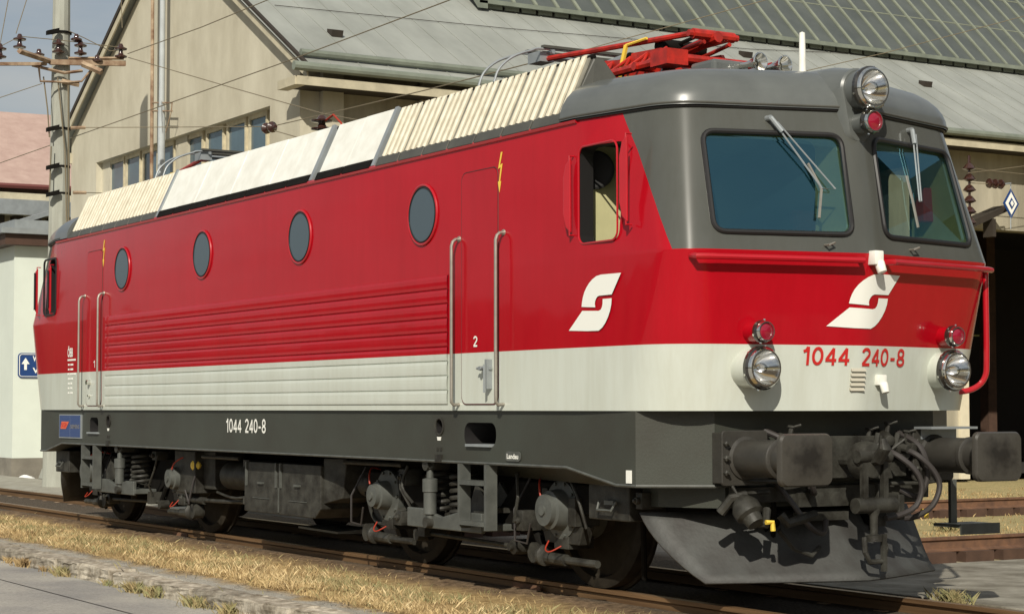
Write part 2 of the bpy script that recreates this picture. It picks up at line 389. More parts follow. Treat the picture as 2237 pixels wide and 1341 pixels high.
# painted digits drawn as strokes (unit boxes .62 wide, 1 high)
def arc(cx, cy, rx, ry, a0, a1, n=12): return [(cx+rx*math.cos(R(a0+(a1-a0)*k/n)), cy+ry*math.sin(R(a0+(a1-a0)*k/n))) for k in range(n+1)]
GL = {'0': [arc(.31, .5, .23, .42, 90, 450, 28)], '1': [[(.08, .74), (.22, .80), (.31, .985)], [(.33, 0), (.33, 1)]],
      '2': [arc(.31, .70, .22, .225, 170, -35, 14)+[(.10, .09)], [(.07, .075), (.57, .075)]],
      '4': [[(.44, 0), (.44, .93)], [(.45, .92), (.09, .32)], [(.03, .275), (.61, .275)]],
      '8': [arc(.31, .27, .235, .20, 90, 450, 24), arc(.31, .71, .195, .215, 90, 450, 24)], '-': [[(.08, .40), (.42, .40)]]}
def digits(txt, a0, a1, b0, b1, fn, name, material, parent, w=.15, gap=.07):
    adv = {'1': .46, '-': .50, ' ': .42}; tot = sum(adv.get(ch, .62)+gap for ch in txt)-gap
    b = MB(); x = 0; sx = (a1-a0)/tot; lay = 0
    for ch in txt:
        for st in GL.get(ch, []):
            lay += 1; cl = math.dist(st[0], st[-1]) < 1e-6; P = [Vector(((x+p)*sx, q*(b1-b0))) for p, q in st]; hw = w*(b1-b0)/2; n = len(P); L_, R_ = [], []
            for i, p in enumerate(P):
                pa = P[i-1] if i > 0 else (P[-2] if cl else None); pb = P[i+1] if i < n-1 else (P[1] if cl else None)
                d1 = (p-pa).normalized() if pa is not None else (pb-p).normalized(); d2 = (pb-p).normalized() if pb is not None else d1
                t = (d1+d2).normalized(); nn = Vector((-t.y, t.x)); k = hw/max(.5, nn.dot(Vector((-d1.y, d1.x)))); L_.append(p+nn*k); R_.append(p-nn*k)
            vs = []
            for q in L_+R_:
                v = Vector(fn(a0+q.x, b0+q.y)); o = Vector(fn(a0, b0)); vs.append(v+(Vector((1, 0, 0)) if name == 'front_number' else Vector((0, -1, 0)))*.00025*(lay % 3))
            b.add(vs, [(i, i+1, n+i+1, n+i) for i in range(n-1)])
        x += adv.get(ch, .62)+gap
    return b.build(name, material, parent)

# ---------------------------------------------------------------- ground, road
prof = [(-600, -.36), (-2.80, -.36), (-2.62, -.36), (-2.52, -.175), (-2.2, -.155), (-1.3, -.115), (-.87, -.075), (-.80, -.085), (-.68, -.11), (0, -.105), (.68, -.11), (.9, -.11), (2.2, -.13), (2.9, -.27), (8, -.27), (600, -.27)]
b = MB(); xs = [-900, -60, -30, -12, 0, 9, 20, 60, 600]
vs = [(x, y, z) for x in xs for (y, z) in prof]; n_ = len(prof)
b.add(vs, [(i*n_+j, (i+1)*n_+j, (i+1)*n_+j+1, i*n_+j+1) for i in range(len(xs)-1) for j in range(n_-1)])
tag(b.build('ground', 'ground'), kind='structure')
b = MB(); b.add([(-80, -40, -.305), (60, -40, -.305), (60, -3.535, -.305), (-80, -3.535, -.305)], [(0, 1, 2, 3)])
b.add([(-80, -3.53, -.300), (60, -3.53, -.300), (60, -2.74, -.312), (-80, -2.74, -.312)], [(0, 1, 2, 3)])
tag(b.build('road', 'asphalt', fixn=False), kind='structure')

# kerb stones
x = -11.0; ks = 0
rk = random.Random(3)
kerbs = []
while x < 9.5:
    L = rk.uniform(.7, 1.25)
    b = MB(); y0 = -2.80+rk.uniform(-.015, .02); y1 = -2.52; z0 = -.34; z1 = -.165+rk.uniform(-.015, .012)
    b.box(x, x+L-.05, y0, y1, z0, z1)
    o = b.build('kerb_stone', 'kerb', bevel=.018)
    bb = bmesh.new(); bb.from_mesh(o.data)
    bmesh.ops.subdivide_edges(bb, edges=[e for e in bb.edges if e.calc_length() > .12], cuts=4, use_grid_fill=True)
    for v in bb.verts:
        v.co += Vector((0, rk.uniform(-.012, .010), rk.uniform(-.012, .006)))
    bb.to_mesh(o.data); bb.free()
    kerbs.append(o)
    x += L
ORD = ['first', 'second', 'third', 'fourth', 'fifth', 'sixth', 'seventh', 'eighth', 'ninth', 'tenth', 'eleventh', 'twelfth']
vis = [o for o in kerbs if -3.6 < o.data.vertices[0].co.x < 4.9]
for i, o in enumerate(kerbs):
    o['label'] = 'rough granite kerb stone of the row beyond the picture edge'
    if o in vis: o['label'] = 'rough granite kerb stone, %s from the left picture edge' % ORD[vis.index(o)]
    o['category'] = 'kerb stone'; o['group'] = 'kerb stones along the road'

# ---------------------------------------------------------------- rails under the locomotive
def rail_profile(mb, x0, x1, yc, top=0.0):
    pts = [(-.036, 0), (.036, 0), (.036, -.03), (.010, -.045), (.009, -.125), (.065, -.145), (.065, -.155), (-.065, -.155), (-.065, -.145), (-.009, -.125), (-.010, -.045), (-.036, -.03)]
    mb.prism([(x0, yc+a, top+c) for a, c in pts], (x1-x0, 0, 0))
t = thing('railway_track', (0, 0, -.15), 'brown railway track of two worn rails that carries the red locomotive', 'track')
for yc in (-.7535, .7535):
    b = MB(); rail_profile(b, -60, 30, yc); o = b.build('rail', 'railtop', t)
    b = MB()
    for X in [-58+.65*i for i in range(134)]:
        b.box(X-.05, X+.05, yc-.12, yc-.06, -.135, -.105); b.box(X-.05, X+.05, yc+.06, yc+.12, -.135, -.105)
    tag(b.build('rail_clip', 'rust', t), kind='stuff')
b = MB()
for X in [-58+.65*i for i in range(134)]: b.box(X-.12, X+.12, -1.25, 1.25, -.24, -.128)
tag(b.build('sleeper', 'timber', t), kind='stuff')
# rail joint fishplates and the gap marks seen on the near rail
b = MB()
for X in (-3.35, 4.35): b.box(X-.22, X+.22, -.815, -.80, -.11, -.045)
b.build('fishplate', 'railside', t)

# transfer table rails beyond, square to the track
for X0, lab in ((2.35, 'rusty cross rail on dark timber blocks, nearer to the locomotive step'), (-3.95, 'rusty cross rail on dark timber blocks, nearer to the dark hall doorway')):
    t = thing('cross_rail', (X0, 14, -.15), lab, 'rail', 'cross rails behind the locomotive')
    b = MB(); pts = [(-.036, 0), (.036, 0), (.036, -.03), (.010, -.045), (.009, -.125), (.065, -.145), (.065, -.155), (-.065, -.155), (-.065, -.145), (-.009, -.125), (-.010, -.045), (-.036, -.03)]
    b.prism([(X0+a, 3.0, .0+c) for a, c in pts], (0, 27, 0)); b.build('rail', 'railside', t)
    b = MB(); b.box(X0-.75, X0-.25, 3.0, 30, -.20, -.10); b.build('guard_plank', 'railside', t)
    b = MB(); y = 3.1
    while y < 29.5:
        b.box(X0-.20, X0+.16, y, y+.42, -.34, -.155); y += .56
    tag(b.build('timber_block', 'timber', t), kind='stuff')
# pale concrete apron right of the track
b = MB(); b.box(4.2, 16, 1.5, 12, -.40, -.085)
tag(b.build('platform_slab', mat('pale_slab', (.30, .28, .23), .9, vscale=3, col2=(.13, .115, .085), bump=.5, bscale=20), bevel=.01), kind='structure')

b = MB(); b.box(-34, -8.6, 1.45, 3.44, -.30, -.095)
tag(b.build('path', mat('pale_path', (.36, .35, .30), .9, vscale=4, col2=(.25, .235, .19), bump=.4, bscale=20), bevel=.01), kind='structure')
# ---------------------------------------------------------------- engine hall
hall = thing('engine_hall', (-20.5, 5.6, -.1), 'long cream rendered engine hall with grey green sheet roof and gable', 'building')
XF, YG, EV = -14.0, 5.6, 7.85
# gable wall
winX = [(245, 272), (281, 307), (318, 345), (352, 380), (413, 443), (457, 488), (502, 537), (550, 583)]
wx0, wx1, wz0, wz1 = -25.2, -15.34, 4.5, 7.08
b = MB()
b.box(-27, wx0, YG, YG+.4, -.2, 7.6); b.box(wx1, XF, YG, YG+.4, -.2, 7.6)
b.box(wx0, wx1, YG, YG+.4, -.2, wz0)
b.prism([(wx0, YG, wz1), (wx1, YG, wz1), (wx1, YG, 7.6), (wx0, YG, 7.6)], (0, .4, 0))
b.prism([(-27, YG, 7.6), (-14, YG, 7.6), (-14, YG, 7.86), (-20.5, YG, 11.62), (-27, YG, 7.86)], (0, .4, 0))
xp = (onY(384, 300, YG+.13).x, onY(409, 300, YG+.13).x)
b.box(xp[0], xp[1], YG+.13, YG+.4, wz0, wz1)
b.box(wx0, onY(241, 300, YG+.15).x, YG+.15, YG+.4, wz0, wz1)
b.build('gable_wall', 'wall', hall)
for (a, c) in winX:
    xa, xb = onY(a-1, 320, YG+.2).x, onY(c+1, 320, YG+.2).x
    zt_ = 6.99
    f = MB()
    f.box(xa-.06, xa, YG+.16, YG+.24, wz0, wz1); f.box(xb, xb+.06, YG+.16, YG+.24, wz0, wz1); f.box(xa, xb, YG+.16, YG+.24, zt_, wz1)
    fo = f.build('window', 'winframe', hall)
    g = MB(); g.box(xa, xb, YG+.20, YG+.21, wz0, zt_); g.build('pane', 'winglass', fo)
b = MB(); b.box(wx0, wx1, YG+.215, YG+.25, wz0, wz1); b.build('window_backing', 'trim', hall)
# long facade facing the yard, with door openings
b = MB()
doors = [(22.07, 26.6), (28.4, 33.0), (34.8, 39.4)]
y = YG+.402
for (a, c) in doors+[(46, 46)]:
    b.box(XF-.4, XF, y, a, -.2, 7.6)
    if c > a: b.box(XF-.4, XF, a, c, 5.45, 7.6)
    y = c
b.build('long_wall', 'wallstain', hall)
b = MB()
for yy in (YG+.5, 8.15, 10.6):
    b = MB(); b.box(XF+.001, XF+.13, yy-.1, yy+.32, -.2, 7.55); b.build('pilaster', 'wall', hall)
MJ = mat('cream_jamb', (.66, .60, .45), .8, var=.15)
for (a, c) in doors:
    for (p, q) in ((a-.28, a), (c, c+.28)):
        b = MB(); b.box(XF, XF+.05, p, q, -.2, 5.45); b.build('door_jamb', MJ, hall)
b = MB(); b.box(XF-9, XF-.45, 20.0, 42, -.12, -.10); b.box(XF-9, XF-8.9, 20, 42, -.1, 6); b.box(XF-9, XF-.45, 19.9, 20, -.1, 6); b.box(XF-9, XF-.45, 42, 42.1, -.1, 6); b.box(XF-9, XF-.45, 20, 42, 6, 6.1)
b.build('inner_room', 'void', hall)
for yy in (25.4, 27.6, 30.0):
    b = MB(); b.box(XF-5.2, XF-4.9, yy, yy+.3, -.1, 6); b.build('inner_post', 'timber', hall)
b = MB(); b.box(XF-6, XF-5.9, 25.2, 26.5, 3.6, 3.64); b.box(XF-6, XF-5.9, 26.9, 28.6, 3.3, 3.34)
b.build('lamp_strip', mat('pale_lamp_strip', (.6, .6, .2), .4), hall)
# roof planes
sl = (11.70-7.86)/(20.5-14.0)
def roofz(x): return 7.86+.10+sl*(-14-x)
ex = -13.25; rx = -20.5; lx = -27.75
b = MB()
for (xa, xb) in ((ex, rx), (lx, rx)):
    za = roofz(ex); zb = roofz(rx)
    b.hexa([(xa, YG-.18, za-.07), (xa, 46, za-.07), (xb, 46, zb-.07), (xb, YG-.18, zb-.07)], [(xa, YG-.18, za), (xa, 46, za), (xb, 46, zb), (xb, YG-.18, zb)])
b.build('roof', 'zinc', hall)
b = MB()
y = YG-.30
while y < 46:       # standing seams up the slope
    b.hexa([(ex, y, roofz(ex)+.002), (ex, y+.025, roofz(ex)+.002), (rx, y+.025, roofz(rx)+.002), (rx, y, roofz(rx)+.002)], [(ex, y, roofz(ex)+.014), (ex, y+.025, roofz(ex)+.014), (rx, y+.025, roofz(rx)+.014), (rx, y, roofz(rx)+.014)])
    y += .62
b.build('roof_seam', 'zinc', hall)
# verge boards of the gable
for (xa, sgn) in ((ex, 1), (lx, -1)):
    b = MB(); za, zb = roofz(ex), roofz(rx)
    b.hexa([(xa, YG-.22, za-.24), (xa, YG-.185, za-.24), (rx, YG-.185, zb-.24), (rx, YG-.22, zb-.24)], [(xa, YG-.22, za-.06), (xa, YG-.185, za-.06), (rx, YG-.185, zb-.06), (rx, YG-.22, zb-.06)])
    b.build('verge_board', 'trim', hall)
    b = MB()
    b.hexa([(xa, YG-.25, za-.06), (xa, YG-.18, za-.06), (rx, YG-.18, zb-.06), (rx, YG-.25, zb-.06)], [(xa, YG-.25, za+.05), (xa, YG-.18, za+.05), (rx, YG-.18, zb+.05), (rx, YG-.25, zb+.05)])
    b.build('verge_flashing', 'dark', hall)
# eaves: gutter, cream cornice, soffit
ze = roofz(ex)
b = MB(); b.tube([(ex+.06, YG-.5, ze-.04), (ex+.06, 46, ze-.10)], .085, 10); b.build('gutter', 'zincdark', hall)
b = MB(); b.tube([(ex-.30, YG-.2, roofz(ex-.30)+.10), (ex-.30, 18, roofz(ex-.30)+.10)], .07, 8); b.build('snow_guard', 'zincdark', hall)
b = MB(); b.box(ex-.04, ex-.005, YG-.40, 46, ze-.36, ze-.20); b.box(ex-.8, ex-.04, YG-.22, YG-.43, ze-.36, ze-.2); b.build('cornice', 'trim', hall)
b = MB(); b.box(XF, ex-.045, YG-.40, 46, ze-.33, ze-.28); b.build('soffit', 'dark', hall)
b = MB()
for xa in (lx, ): b.box(lx-.02, -26.95, YG-.18, YG, 7.25, 7.5)
b.build('eave_return', 'trim', hall)
b = MB(); b.box(-27.03, -26.99, 5.0, 5.55, 0, 0.01)
# lightning cable lying up on the roof
def rp(u, v):   # hit the front roof plane
    d = ray(u, v); n = Vector((sl, 0, 1)); p0 = Vector((ex, 0, roofz(ex)+.03)); t_ = (p0-CAM).dot(n)/d.dot(n); return CAM+d*t_
b = MB(); b.tube([rp(600, 12), rp(1100, 62), rp(1640, 108), rp(2237, 132)], .007, 5); b.build('roof_cable', 'dark', hall)
for (u, v) in ((733, 76), (2023, 186), (1630, 122)):
    c = rp(u, v); b = MB()
    b.hexa([(c.x-.12, c.y-.12, c.z+.04), (c.x+.06, c.y-.12, c.z-.06), (c.x+.06, c.y+.12, c.z-.06), (c.x-.12, c.y+.12, c.z+.04)], [(c.x-.12, c.y-.12, c.z+.12), (c.x+.10, c.y-.12, c.z+.07), (c.x+.10, c.y+.12, c.z+.07), (c.x-.12, c.y+.12, c.z+.12)])
    b.build('roof_vent', 'dark', hall)
# raised glazed lantern
Lx0, Ly0 = -17.25, 11.35
zb = roofz(Lx0); lsl = 1.0
def lz(x): return zb+.30+lsl*(Lx0-x)
b = MB()
b.hexa([(Lx0+.15, Ly0, lz(Lx0+.15)-.05), (Lx0+.15, 46, lz(Lx0+.15)-.05), (-20.5, 46, lz(-20.5)-.05), (-20.5, Ly0, lz(-20.5)-.05)], [(Lx0+.15, Ly0, lz(Lx0+.15)), (Lx0+.15, 46, lz(Lx0+.15)), (-20.5, 46, lz(-20.5)), (-20.5, Ly0, lz(-20.5))])
b.build('lantern_glazing', 'lantern', hall)
b = MB(); y = Ly0+.1
while y < 46:
    b.hexa([(Lx0+.15, y, lz(Lx0+.15)+.002), (Lx0+.15, y+.07, lz(Lx0+.15)+.002), (-20.5, y+.07, lz(-20.5)+.002), (-20.5, y, lz(-20.5)+.002)], [(Lx0+.15, y, lz(Lx0+.15)+.05), (Lx0+.15, y+.07, lz(Lx0+.15)+.05), (-20.5, y+.07, lz(-20.5)+.05), (-20.5, y, lz(-20.5)+.05)])
    y += .56
for xx in (-18.3, -19.4): b.box(xx-.04, xx, Ly0, 46, lz(xx)+.004, lz(xx)+.03)
tag(b.build('glazing_bars', 'rib', hall))
b = MB(); b.box(Lx0+.15, Lx0+.22, Ly0-.2, 46, lz(Lx0+.2)-.03, lz(Lx0+.2)+.06)
b.hexa([(Lx0+.22, Ly0-.25, lz(Lx0+.22)-.12), (Lx0+.22, Ly0-.002, lz(Lx0+.22)-.12), (-20.5, Ly0-.002, lz(-20.5)-.12), (-20.5, Ly0-.25, lz(-20.5)-.12)], [(Lx0+.22, Ly0-.25, lz(Lx0+.22)+.05), (Lx0+.22, Ly0-.002, lz(Lx0+.22)+.05), (-20.5, Ly0-.002, lz(-20.5)+.05), (-20.5, Ly0-.25, lz(-20.5)+.05)])
b.build('lantern_edge', 'zincdark', hall)
b = MB(); b.box(Lx0-.05, Lx0, Ly0, 46, zb-.1, lz(Lx0)-.1)
b.prism([(Lx0, Ly0, zb-.1), (-20.5, Ly0, roofz(-20.5)-.1), (-20.5, Ly0, lz(-20.5)-.06), (Lx0, Ly0, lz(Lx0)-.06)], (0, .05, 0))
b.build('lantern_upstand', 'dark', hall)  # gap shadow under the glazing put into its dark colour
b = MB()
y = Ly0+.1
while y < 46: b.box(Lx0+.01, Lx0+.06, y, y+.35, lz(Lx0)-.30, lz(Lx0)-.14); y += .42
b.build('lantern_bracket', 'zincdark', hall)

# hut
hut = thing('white_hut', (-27, 4.6, -.1), 'small mint white rendered hut with brown fascia left of the hall', 'building')
b = MB(); b.box(-33, -24.35, 3.46, 5.59, .30, 5.0); b.build('wall', 'hut', hut)
b = MB(); b.box(-33, -24.33, 3.44, 5.59, -.2, .30); b.build('plinth', 'plinth', hut)
b = MB(); b.box(-33.3, -24.05, 3.16, 5.59, 5.0, 5.24); b.build('fascia', 'brownfascia', hut)
b = MB(); b.box(-33.4, -23.93, 3.04, 5.59, 5.24, 5.36); b.box(-33, -24.5, 3.5, 5.59, 5.362, 5.60); b.build('roof_edge', 'steel', hut)
s = thing('direction_sign', (-24.34, 3.8, 2.35), 'blue direction sign with a white arrow on the white hut', 'sign')
p0 = onX(39, 798, -24.34); w_ = 1.0; h_ = .55
cz = onX(60, 798, -24.34).z; cy = p0.y+w_/2
b = MB(); b.prism([(-24.348, a, c) for a, c in rrect(cy, cz, w_, h_, .08)], (.03, 0, 0)); b.build('panel', 'signblue', s)
b = MB(); b.tube([(-24.315, a, c) for a, c in rrect(cy, cz, w_-.06, h_-.06, .06)], .008, 5, closed=True); b.build('border', 'whitepaint', s)
ax_ = onX(56, 798, -24.31).y
b = MB(); b.prism([(-24.318, ax_-.03, cz-.10), (-24.318, ax_+.03, cz-.10), (-24.318, ax_+.03, cz+.03), (-24.318, ax_+.09, cz+.03), (-24.318, ax_, cz+.17), (-24.318, ax_-.09, cz+.03), (-24.318, ax_-.03, cz+.03)], (.004, 0, 0)); b.build('arrow', 'whitepaint', s)
for zz, tx in ((cz+.09, 'W'), (cz-.17, 'V')):
    text_obj(tx, ax_+.16, ax_+.30, zz, zz+.12, lambda a, c: (-24.313, a, c), 'lettering', 'whitepaint', s, .03)
# bag by the hut
b = MB(); bb = bmesh.new(); bmesh.ops.create_icosphere(bb, subdivisions=3, radius=.16)
for v in bb.verts: v.co = Vector((v.co.x*1.2, v.co.y*1.2, v.co.z*.7))*(1+random.uniform(-.12, .12))
c = onX(57, 1027, -23.6)
b.add([v.co+Vector((c.x, c.y, -.16)) for v in bb.verts], [[v.index for v in f.verts] for f in bb.faces], True); bb.free()
tag(b.build('plastic_bag', 'bag'), 'crumpled white plastic bag lying at the foot of the hut', 'bag')
b = MB(); b.hexa([(-23.4, 3.75, -.13), (-22.9, 3.75, -.13), (-22.9, 4.35, -.13), (-23.4, 4.35, -.13)], [(-23.3, 3.8, .10), (-23.0, 3.8, .05), (-23.0, 4.3, .05), (-23.3, 4.3, .10)])
tag(b.build('concrete_block', 'concrete', bevel=.02), 'low grey concrete block beside the white bag and hut', 'block')

# far pink roofed building
far = thing('pink_roofed_building', (-52, 8, -.1), 'distant building with a faded pink tiled roof behind the mast', 'building')
b = MB(); b.box(-58, -45.5, -2, 20, -.2, 8.2); b.build('wall', 'wall', far)
b = MB(); b.hexa([(-45, -2.5, 8.55), (-45, 20, 8.75), (-51.5, 20, 12.1), (-51.5, -2.5, 11.9)], [(-45, -2.5, 8.7), (-45, 20, 8.9), (-51.5, 20, 12.25), (-51.5, -2.5, 12.05)])
b.hexa([(-58, -2.5, 8.55), (-58, 20, 8.75), (-51.5, 20, 12.1), (-51.5, -2.5, 11.9)], [(-58, -2.5, 8.7), (-58, 20, 8.9), (-51.5, 20, 12.25), (-51.5, -2.5, 12.05)])
b.build('roof', 'pinkroof', far)
b = MB(); b.tube([(-44.95, -2.5, 8.62), (-44.95, 20, 8.82)], .09, 6); b.build('ridge_edge', mat('dark_red_tile_edge', (.13, .035, .03), .7), far)
b = MB(); b.box(-45.2, -44.6, -2.5, 20, 7.75, 8.25); b.build('gutter_beam', 'steel', far)
b = MB(); b.box(-45.45, -44.9, -2.5, 20, 8.26, 8.50); b.build('fascia', 'trim', far)
b = MB()
for i in range(26): b.box(-45.4, -44.95, -2.2+i*.62, -1.9+i*.62, 7.5, 7.74)
b.box(-45.49, -45.40, 10.2, 11.3, 6.75, 7.5)
b.build('eave_bracket', 'dark', far)
b = MB(); pa, pb = onX(45, 490, -40), onX(125, 465, -40)
b.prism([pa, pb, pb+Vector((0, 0, .14)), pa+Vector((0, 0, .14))], (-2.5, 0, 0)); b.build('lean_to_roof', 'steel', far)

# ---------------------------------------------------------------- masts, poles, wires
mast = thing('catenary_mast', (-18.25, 2.5, -.13), 'grey concrete catenary mast with rusty crossarm and brown insulators', 'mast')
YM = 2.5
def pm(u, v, y=YM): return onY(u, v, y)
b = MB(); bp = pm(129, 495); tp = pm(131, -80)
b.lathe((bp.x, YM, -.2), (0, 0, 1), [(0, .27), (bp.z, .205), (tp.z+1.5, .15)], 12, smooth=False); b.build('pole', 'concrete', mast)
MXp = bp.x
def mp_(u, v, dx=0):      # point on the vertical plane x = mast x, square to the track
    return onX(u, v, MXp+dx)
b = MB()
for (a, c, w) in (((108, 137), (272, 140), .05), ((-20, 141), (100, 141), .03)):
    p, q = mp_(*a, .2), mp_(*c, .2); b.hexa([(p.x, p.y, p.z-w), (p.x+.08, p.y, p.z-w), (q.x+.08, q.y, q.z-w), (q.x, q.y, q.z-w)], [(p.x, p.y, p.z+w), (p.x+.08, p.y, p.z+w), (q.x+.08, q.y, q.z+w), (q.x, q.y, q.z+w)])
b.build('crossarm', 'rust', mast)
b = MB()
p, q = mp_(42, 112, .9), mp_(110, 135, .2); b.tube([p, q], .055, 4, smooth=False)
b.tube([mp_(270, 128, .24), mp_(150, 128, .24)], .03, 4)
b.tube([mp_(180, 140, .3), mp_(222, 158, .6)], .06, 4, smooth=False); b.tube([mp_(70, 143, .2), mp_(140, 160, .3), mp_(180, 155, .3)], .03, 4)
b.tube([mp_(85, 150, .3), mp_(88, 178, .3), mp_(150, 180, .3), mp_(178, 178, .3), mp_(200, 152, .3)], .022, 5)
b.tube([mp_(135, 178, .25), mp_(172, 186, .25)], .05, 5)
b.build('arm_brace', 'rust', mast)
def insulator(mb, c, d=(0, 0, 1), n=2, r=.11, L=.34):
    prof = [(-L/2, .03)]
    for k in range(n):
        z0 = -L/2+L*(k+.1)/n
        prof += [(z0, .04), (z0+L/n*.12, r*.95), (z0+L/n*.3, r), (z0+L/n*.5, r*.45), (z0+L/n*.8, .04)]
    prof += [(L/2, .03)]
    mb.lathe(c, d, prof, 12)
for (u, v, n_i) in ((43, 92, 2), (128, 103, 2), (176, 106, 2), (85, 117, 1), (212, 130, 1), (264, 113, 2), (0, 113, 2), (167, 84, 1)):
    b = MB(); insulator(b, mp_(u, v, .25), n=n_i, r=.125 if n_i == 2 else .11, L=.30 if n_i == 2 else .16); b.build('insulator', 'insul', mast)
for (v0) in (68, 279, 362, 421):
    b = MB(); zz = mp_(130, v0, .2).z
    b.lathe((MXp, YM, zz-.02), (0, 0, 1), [(0, .205), (.04, .205)], 12); c = mp_(117, v0, .26); b.hexa([(c.x-.06, c.y-.13, c.z-.09), (c.x+.05, c.y-.13, c.z-.09), (c.x+.05, c.y+.10, c.z-.03), (c.x-.06, c.y+.10, c.z-.03)], [(c.x-.06, c.y-.13, c.z-.01), (c.x+.05, c.y-.13, c.z-.01), (c.x+.05, c.y+.10, c.z+.06), (c.x-.06, c.y+.10, c.z+.06)]); b.build('clamp', 'dirty', mast)
b = MB()
for pts in ([(95, 168), (104, 240), (108, 300)], [(126, 170), (135, 260), (142, 330), (146, 500)], [(149, 180), (150, 500)], [(112, 320), (108, 420)]):
    b.tube([mp_(u, v, .26) for u, v in pts], .014, 5)
b.build('mast_cable', 'wire', mast)
b = MB(); b.tube([mp_(154, 280, .2), mp_(186, 279, .2)], .035, 6); b.tube([mp_(160, 421, .2), mp_(188, 421, .2)], .035, 6); b.build('wire_anchor', 'rust', mast)

pole = thing('steel_pole', (-20.2, 5.34, -.13), 'slim galvanised steel pole in front of the cream gable', 'pole')
b = MB(); pb_ = onY(352, 385, 5.34); b.lathe((pb_.x, 5.34, -.2), (0, 0, 1), [(0, .085), (7.9, .078), (7.91, .062), (13.5, .055)], 12); b.build('pole', mat('pale_blue_grey_paint', (.42, .45, .46), .6, var=.2), pole)
b = MB(); c2 = onY(333, 385, 5.34); b.tube([(c2.x, 5.34, 0), (onY(333, 20, 5.34).x, 5.34, onY(333, -60, 5.34).z)], .04, 8); b.build('brown_pipe', 'rust', pole)
b = MB()
for v0 in (225, 243):
    b.tube([onY(330, v0, 5.34), onY(376, v0, 5.34)], .018, 6)
b.tube([onY(376, 225, 5.34), onY(374, 245, 5.34), onY(362, 290, 5.34)], .012, 5)
b.build('bracket', 'rust', pole)

def P3(u, v, mode, k): return onY(u, v, k) if mode == 'y' else onX(u, v, k)
wires = [
 ('wire slanting up from the mast across the gable to the roof', [(279, 118, 'x', MXp), (440, 60, 'y', 3.6), (620, -14, 'y', 3.6)]),
 ('wire sloping down right from the mast past the hall corner', [(280, 126, 'x', MXp), (500, 190, 'y', 4.2), (700, 247, 'y', 4.2), (830, 272, 'y', 4.2)]),
 ('long wire rising from far left over the gable windows', [(-10, 360, 'y', 3.2), (330, 240, 'y', 3.2), (628, 134, 'y', 3.2), (1000, -6, 'y', 3.2)]),
 ('wire level from the mast to the insulator before the windows', [(186, 279, 'x', MXp), (400, 278, 'y', 4.5), (575, 277, 'y', 4.5)]),
 ('thin wire rising right from the insulator before the windows', [(605, 274, 'y', 4.5), (760, 238, 'y', 4.5), (935, 196, 'y', 4.5), (1200, 128, 'y', 4.5)]),
 ('thin wire dropping right from the insulator before the windows', [(600, 286, 'y', 4.5), (700, 315, 'y', 4.5), (820, 350, 'y', 4.5)]),
 ('short wire from the lower mast clamp behind the ribbed roof', [(188, 421, 'x', MXp), (300, 424, 'y', 4.5)]),
 ('wire entering from the left edge below the crossarm', [(-10, 217, 'x', MXp), (92, 183, 'x', MXp)]),
 ('wire falling left from the top of the left insulator', [(35, 74, 'x', MXp), (62, -12, 'x', MXp)]),
 ('wire dropping onto the far left insulator', [(0, 98, 'x', MXp), (20, -10, 'x', MXp)]),
 ('wire hanging down to the right end of the crossarm', [(267, 62, 'x', MXp), (264, -12, 'x', MXp)]),
 ('slack wire strung over the tops of the mast insulators', [(-5, 105, 'x', MXp+.25), (43, 80, 'x', MXp+.25), (128, 88, 'x', MXp+.25), (178, 94, 'x', MXp+.25), (245, 102, 'x', MXp+.25), (262, 104, 'x', MXp+.25)]),
 ('wire from the clamp cluster to the right crossarm insulator', [(150, 68, 'x', MXp+.2), (185, 84, 'x', MXp+.2), (240, 112, 'x', MXp+.2), (262, 110, 'x', MXp+.2)]),
 ('wire crossing above the cab roof towards upper right', [(1500, 230, 'x', -10), (1692, 171, 'x', -10), (1930, 117, 'x', -10), (2260, 30, 'x', -10)]),
 ('wire crossing the glazed lantern at the top', [(1240, 120, 'x', -9), (1500, 48, 'x', -9), (1690, -4, 'x', -9)]),
 ('upper wire in front of the hall wall right of the cab', [(2115, 366, 'x', -13), (2170, 374, 'x', -13), (2260, 383, 'x', -13)]),
 ('wire rising right in front of the hall wall by the cab', [(2115, 378, 'x', -12.6), (2170, 372, 'x', -12.6), (2260, 360, 'x', -12.6)]),
 ('tie wire running into the brown insulator beside the diamond sign', [(2120, 400, 'x', -13), (2158, 402, 'x', -13)]),
]
for lab, pts in wires:
    b = MB(); b.tube([P3(*p) for p in pts], .0085, 6); o = b.build('overhead_wire', 'wire'); tag(o, lab, 'wire', 'overhead wires')
def ins_thing(c, d, lab, n=2, r=.12, L=.36):
    b = MB(); insulator(b, c, d, n, r, L); tag(b.build('insulator', 'insul'), lab, 'insulator')
ins_thing(onY(590, 279, 4.5), (1, .1, 0), 'brown insulator in the wire before the gable windows', 2, .10, .40)
ins_thing(onX(2176, 402, -13), (0, 1, 0), 'brown insulator left of the hanging diamond sign', 3, .11, .52)
b = MB(); p = onX(2117, 360, -13)
for k in range(7): b.lathe((p.x, p.y, p.z-.05-k*.24), (0, 0, 1), [(-.08, .05), (-.04, .15), (.04, .09), (.08, .05)], 12)
b.tube([(p.x, p.y, p.z+.2), (p.x, p.y, p.z-1.9)], .03, 6)
tag(b.build('insulator_string', 'insul'), 'hanging string of brown insulators half hidden by the cab', 'insulator')
ds = thing('diamond_sign', onX(2208, 445, -13), 'small blue and white diamond sign hanging before the hall doorway', 'sign')
c = onX(2208, 445, -13)
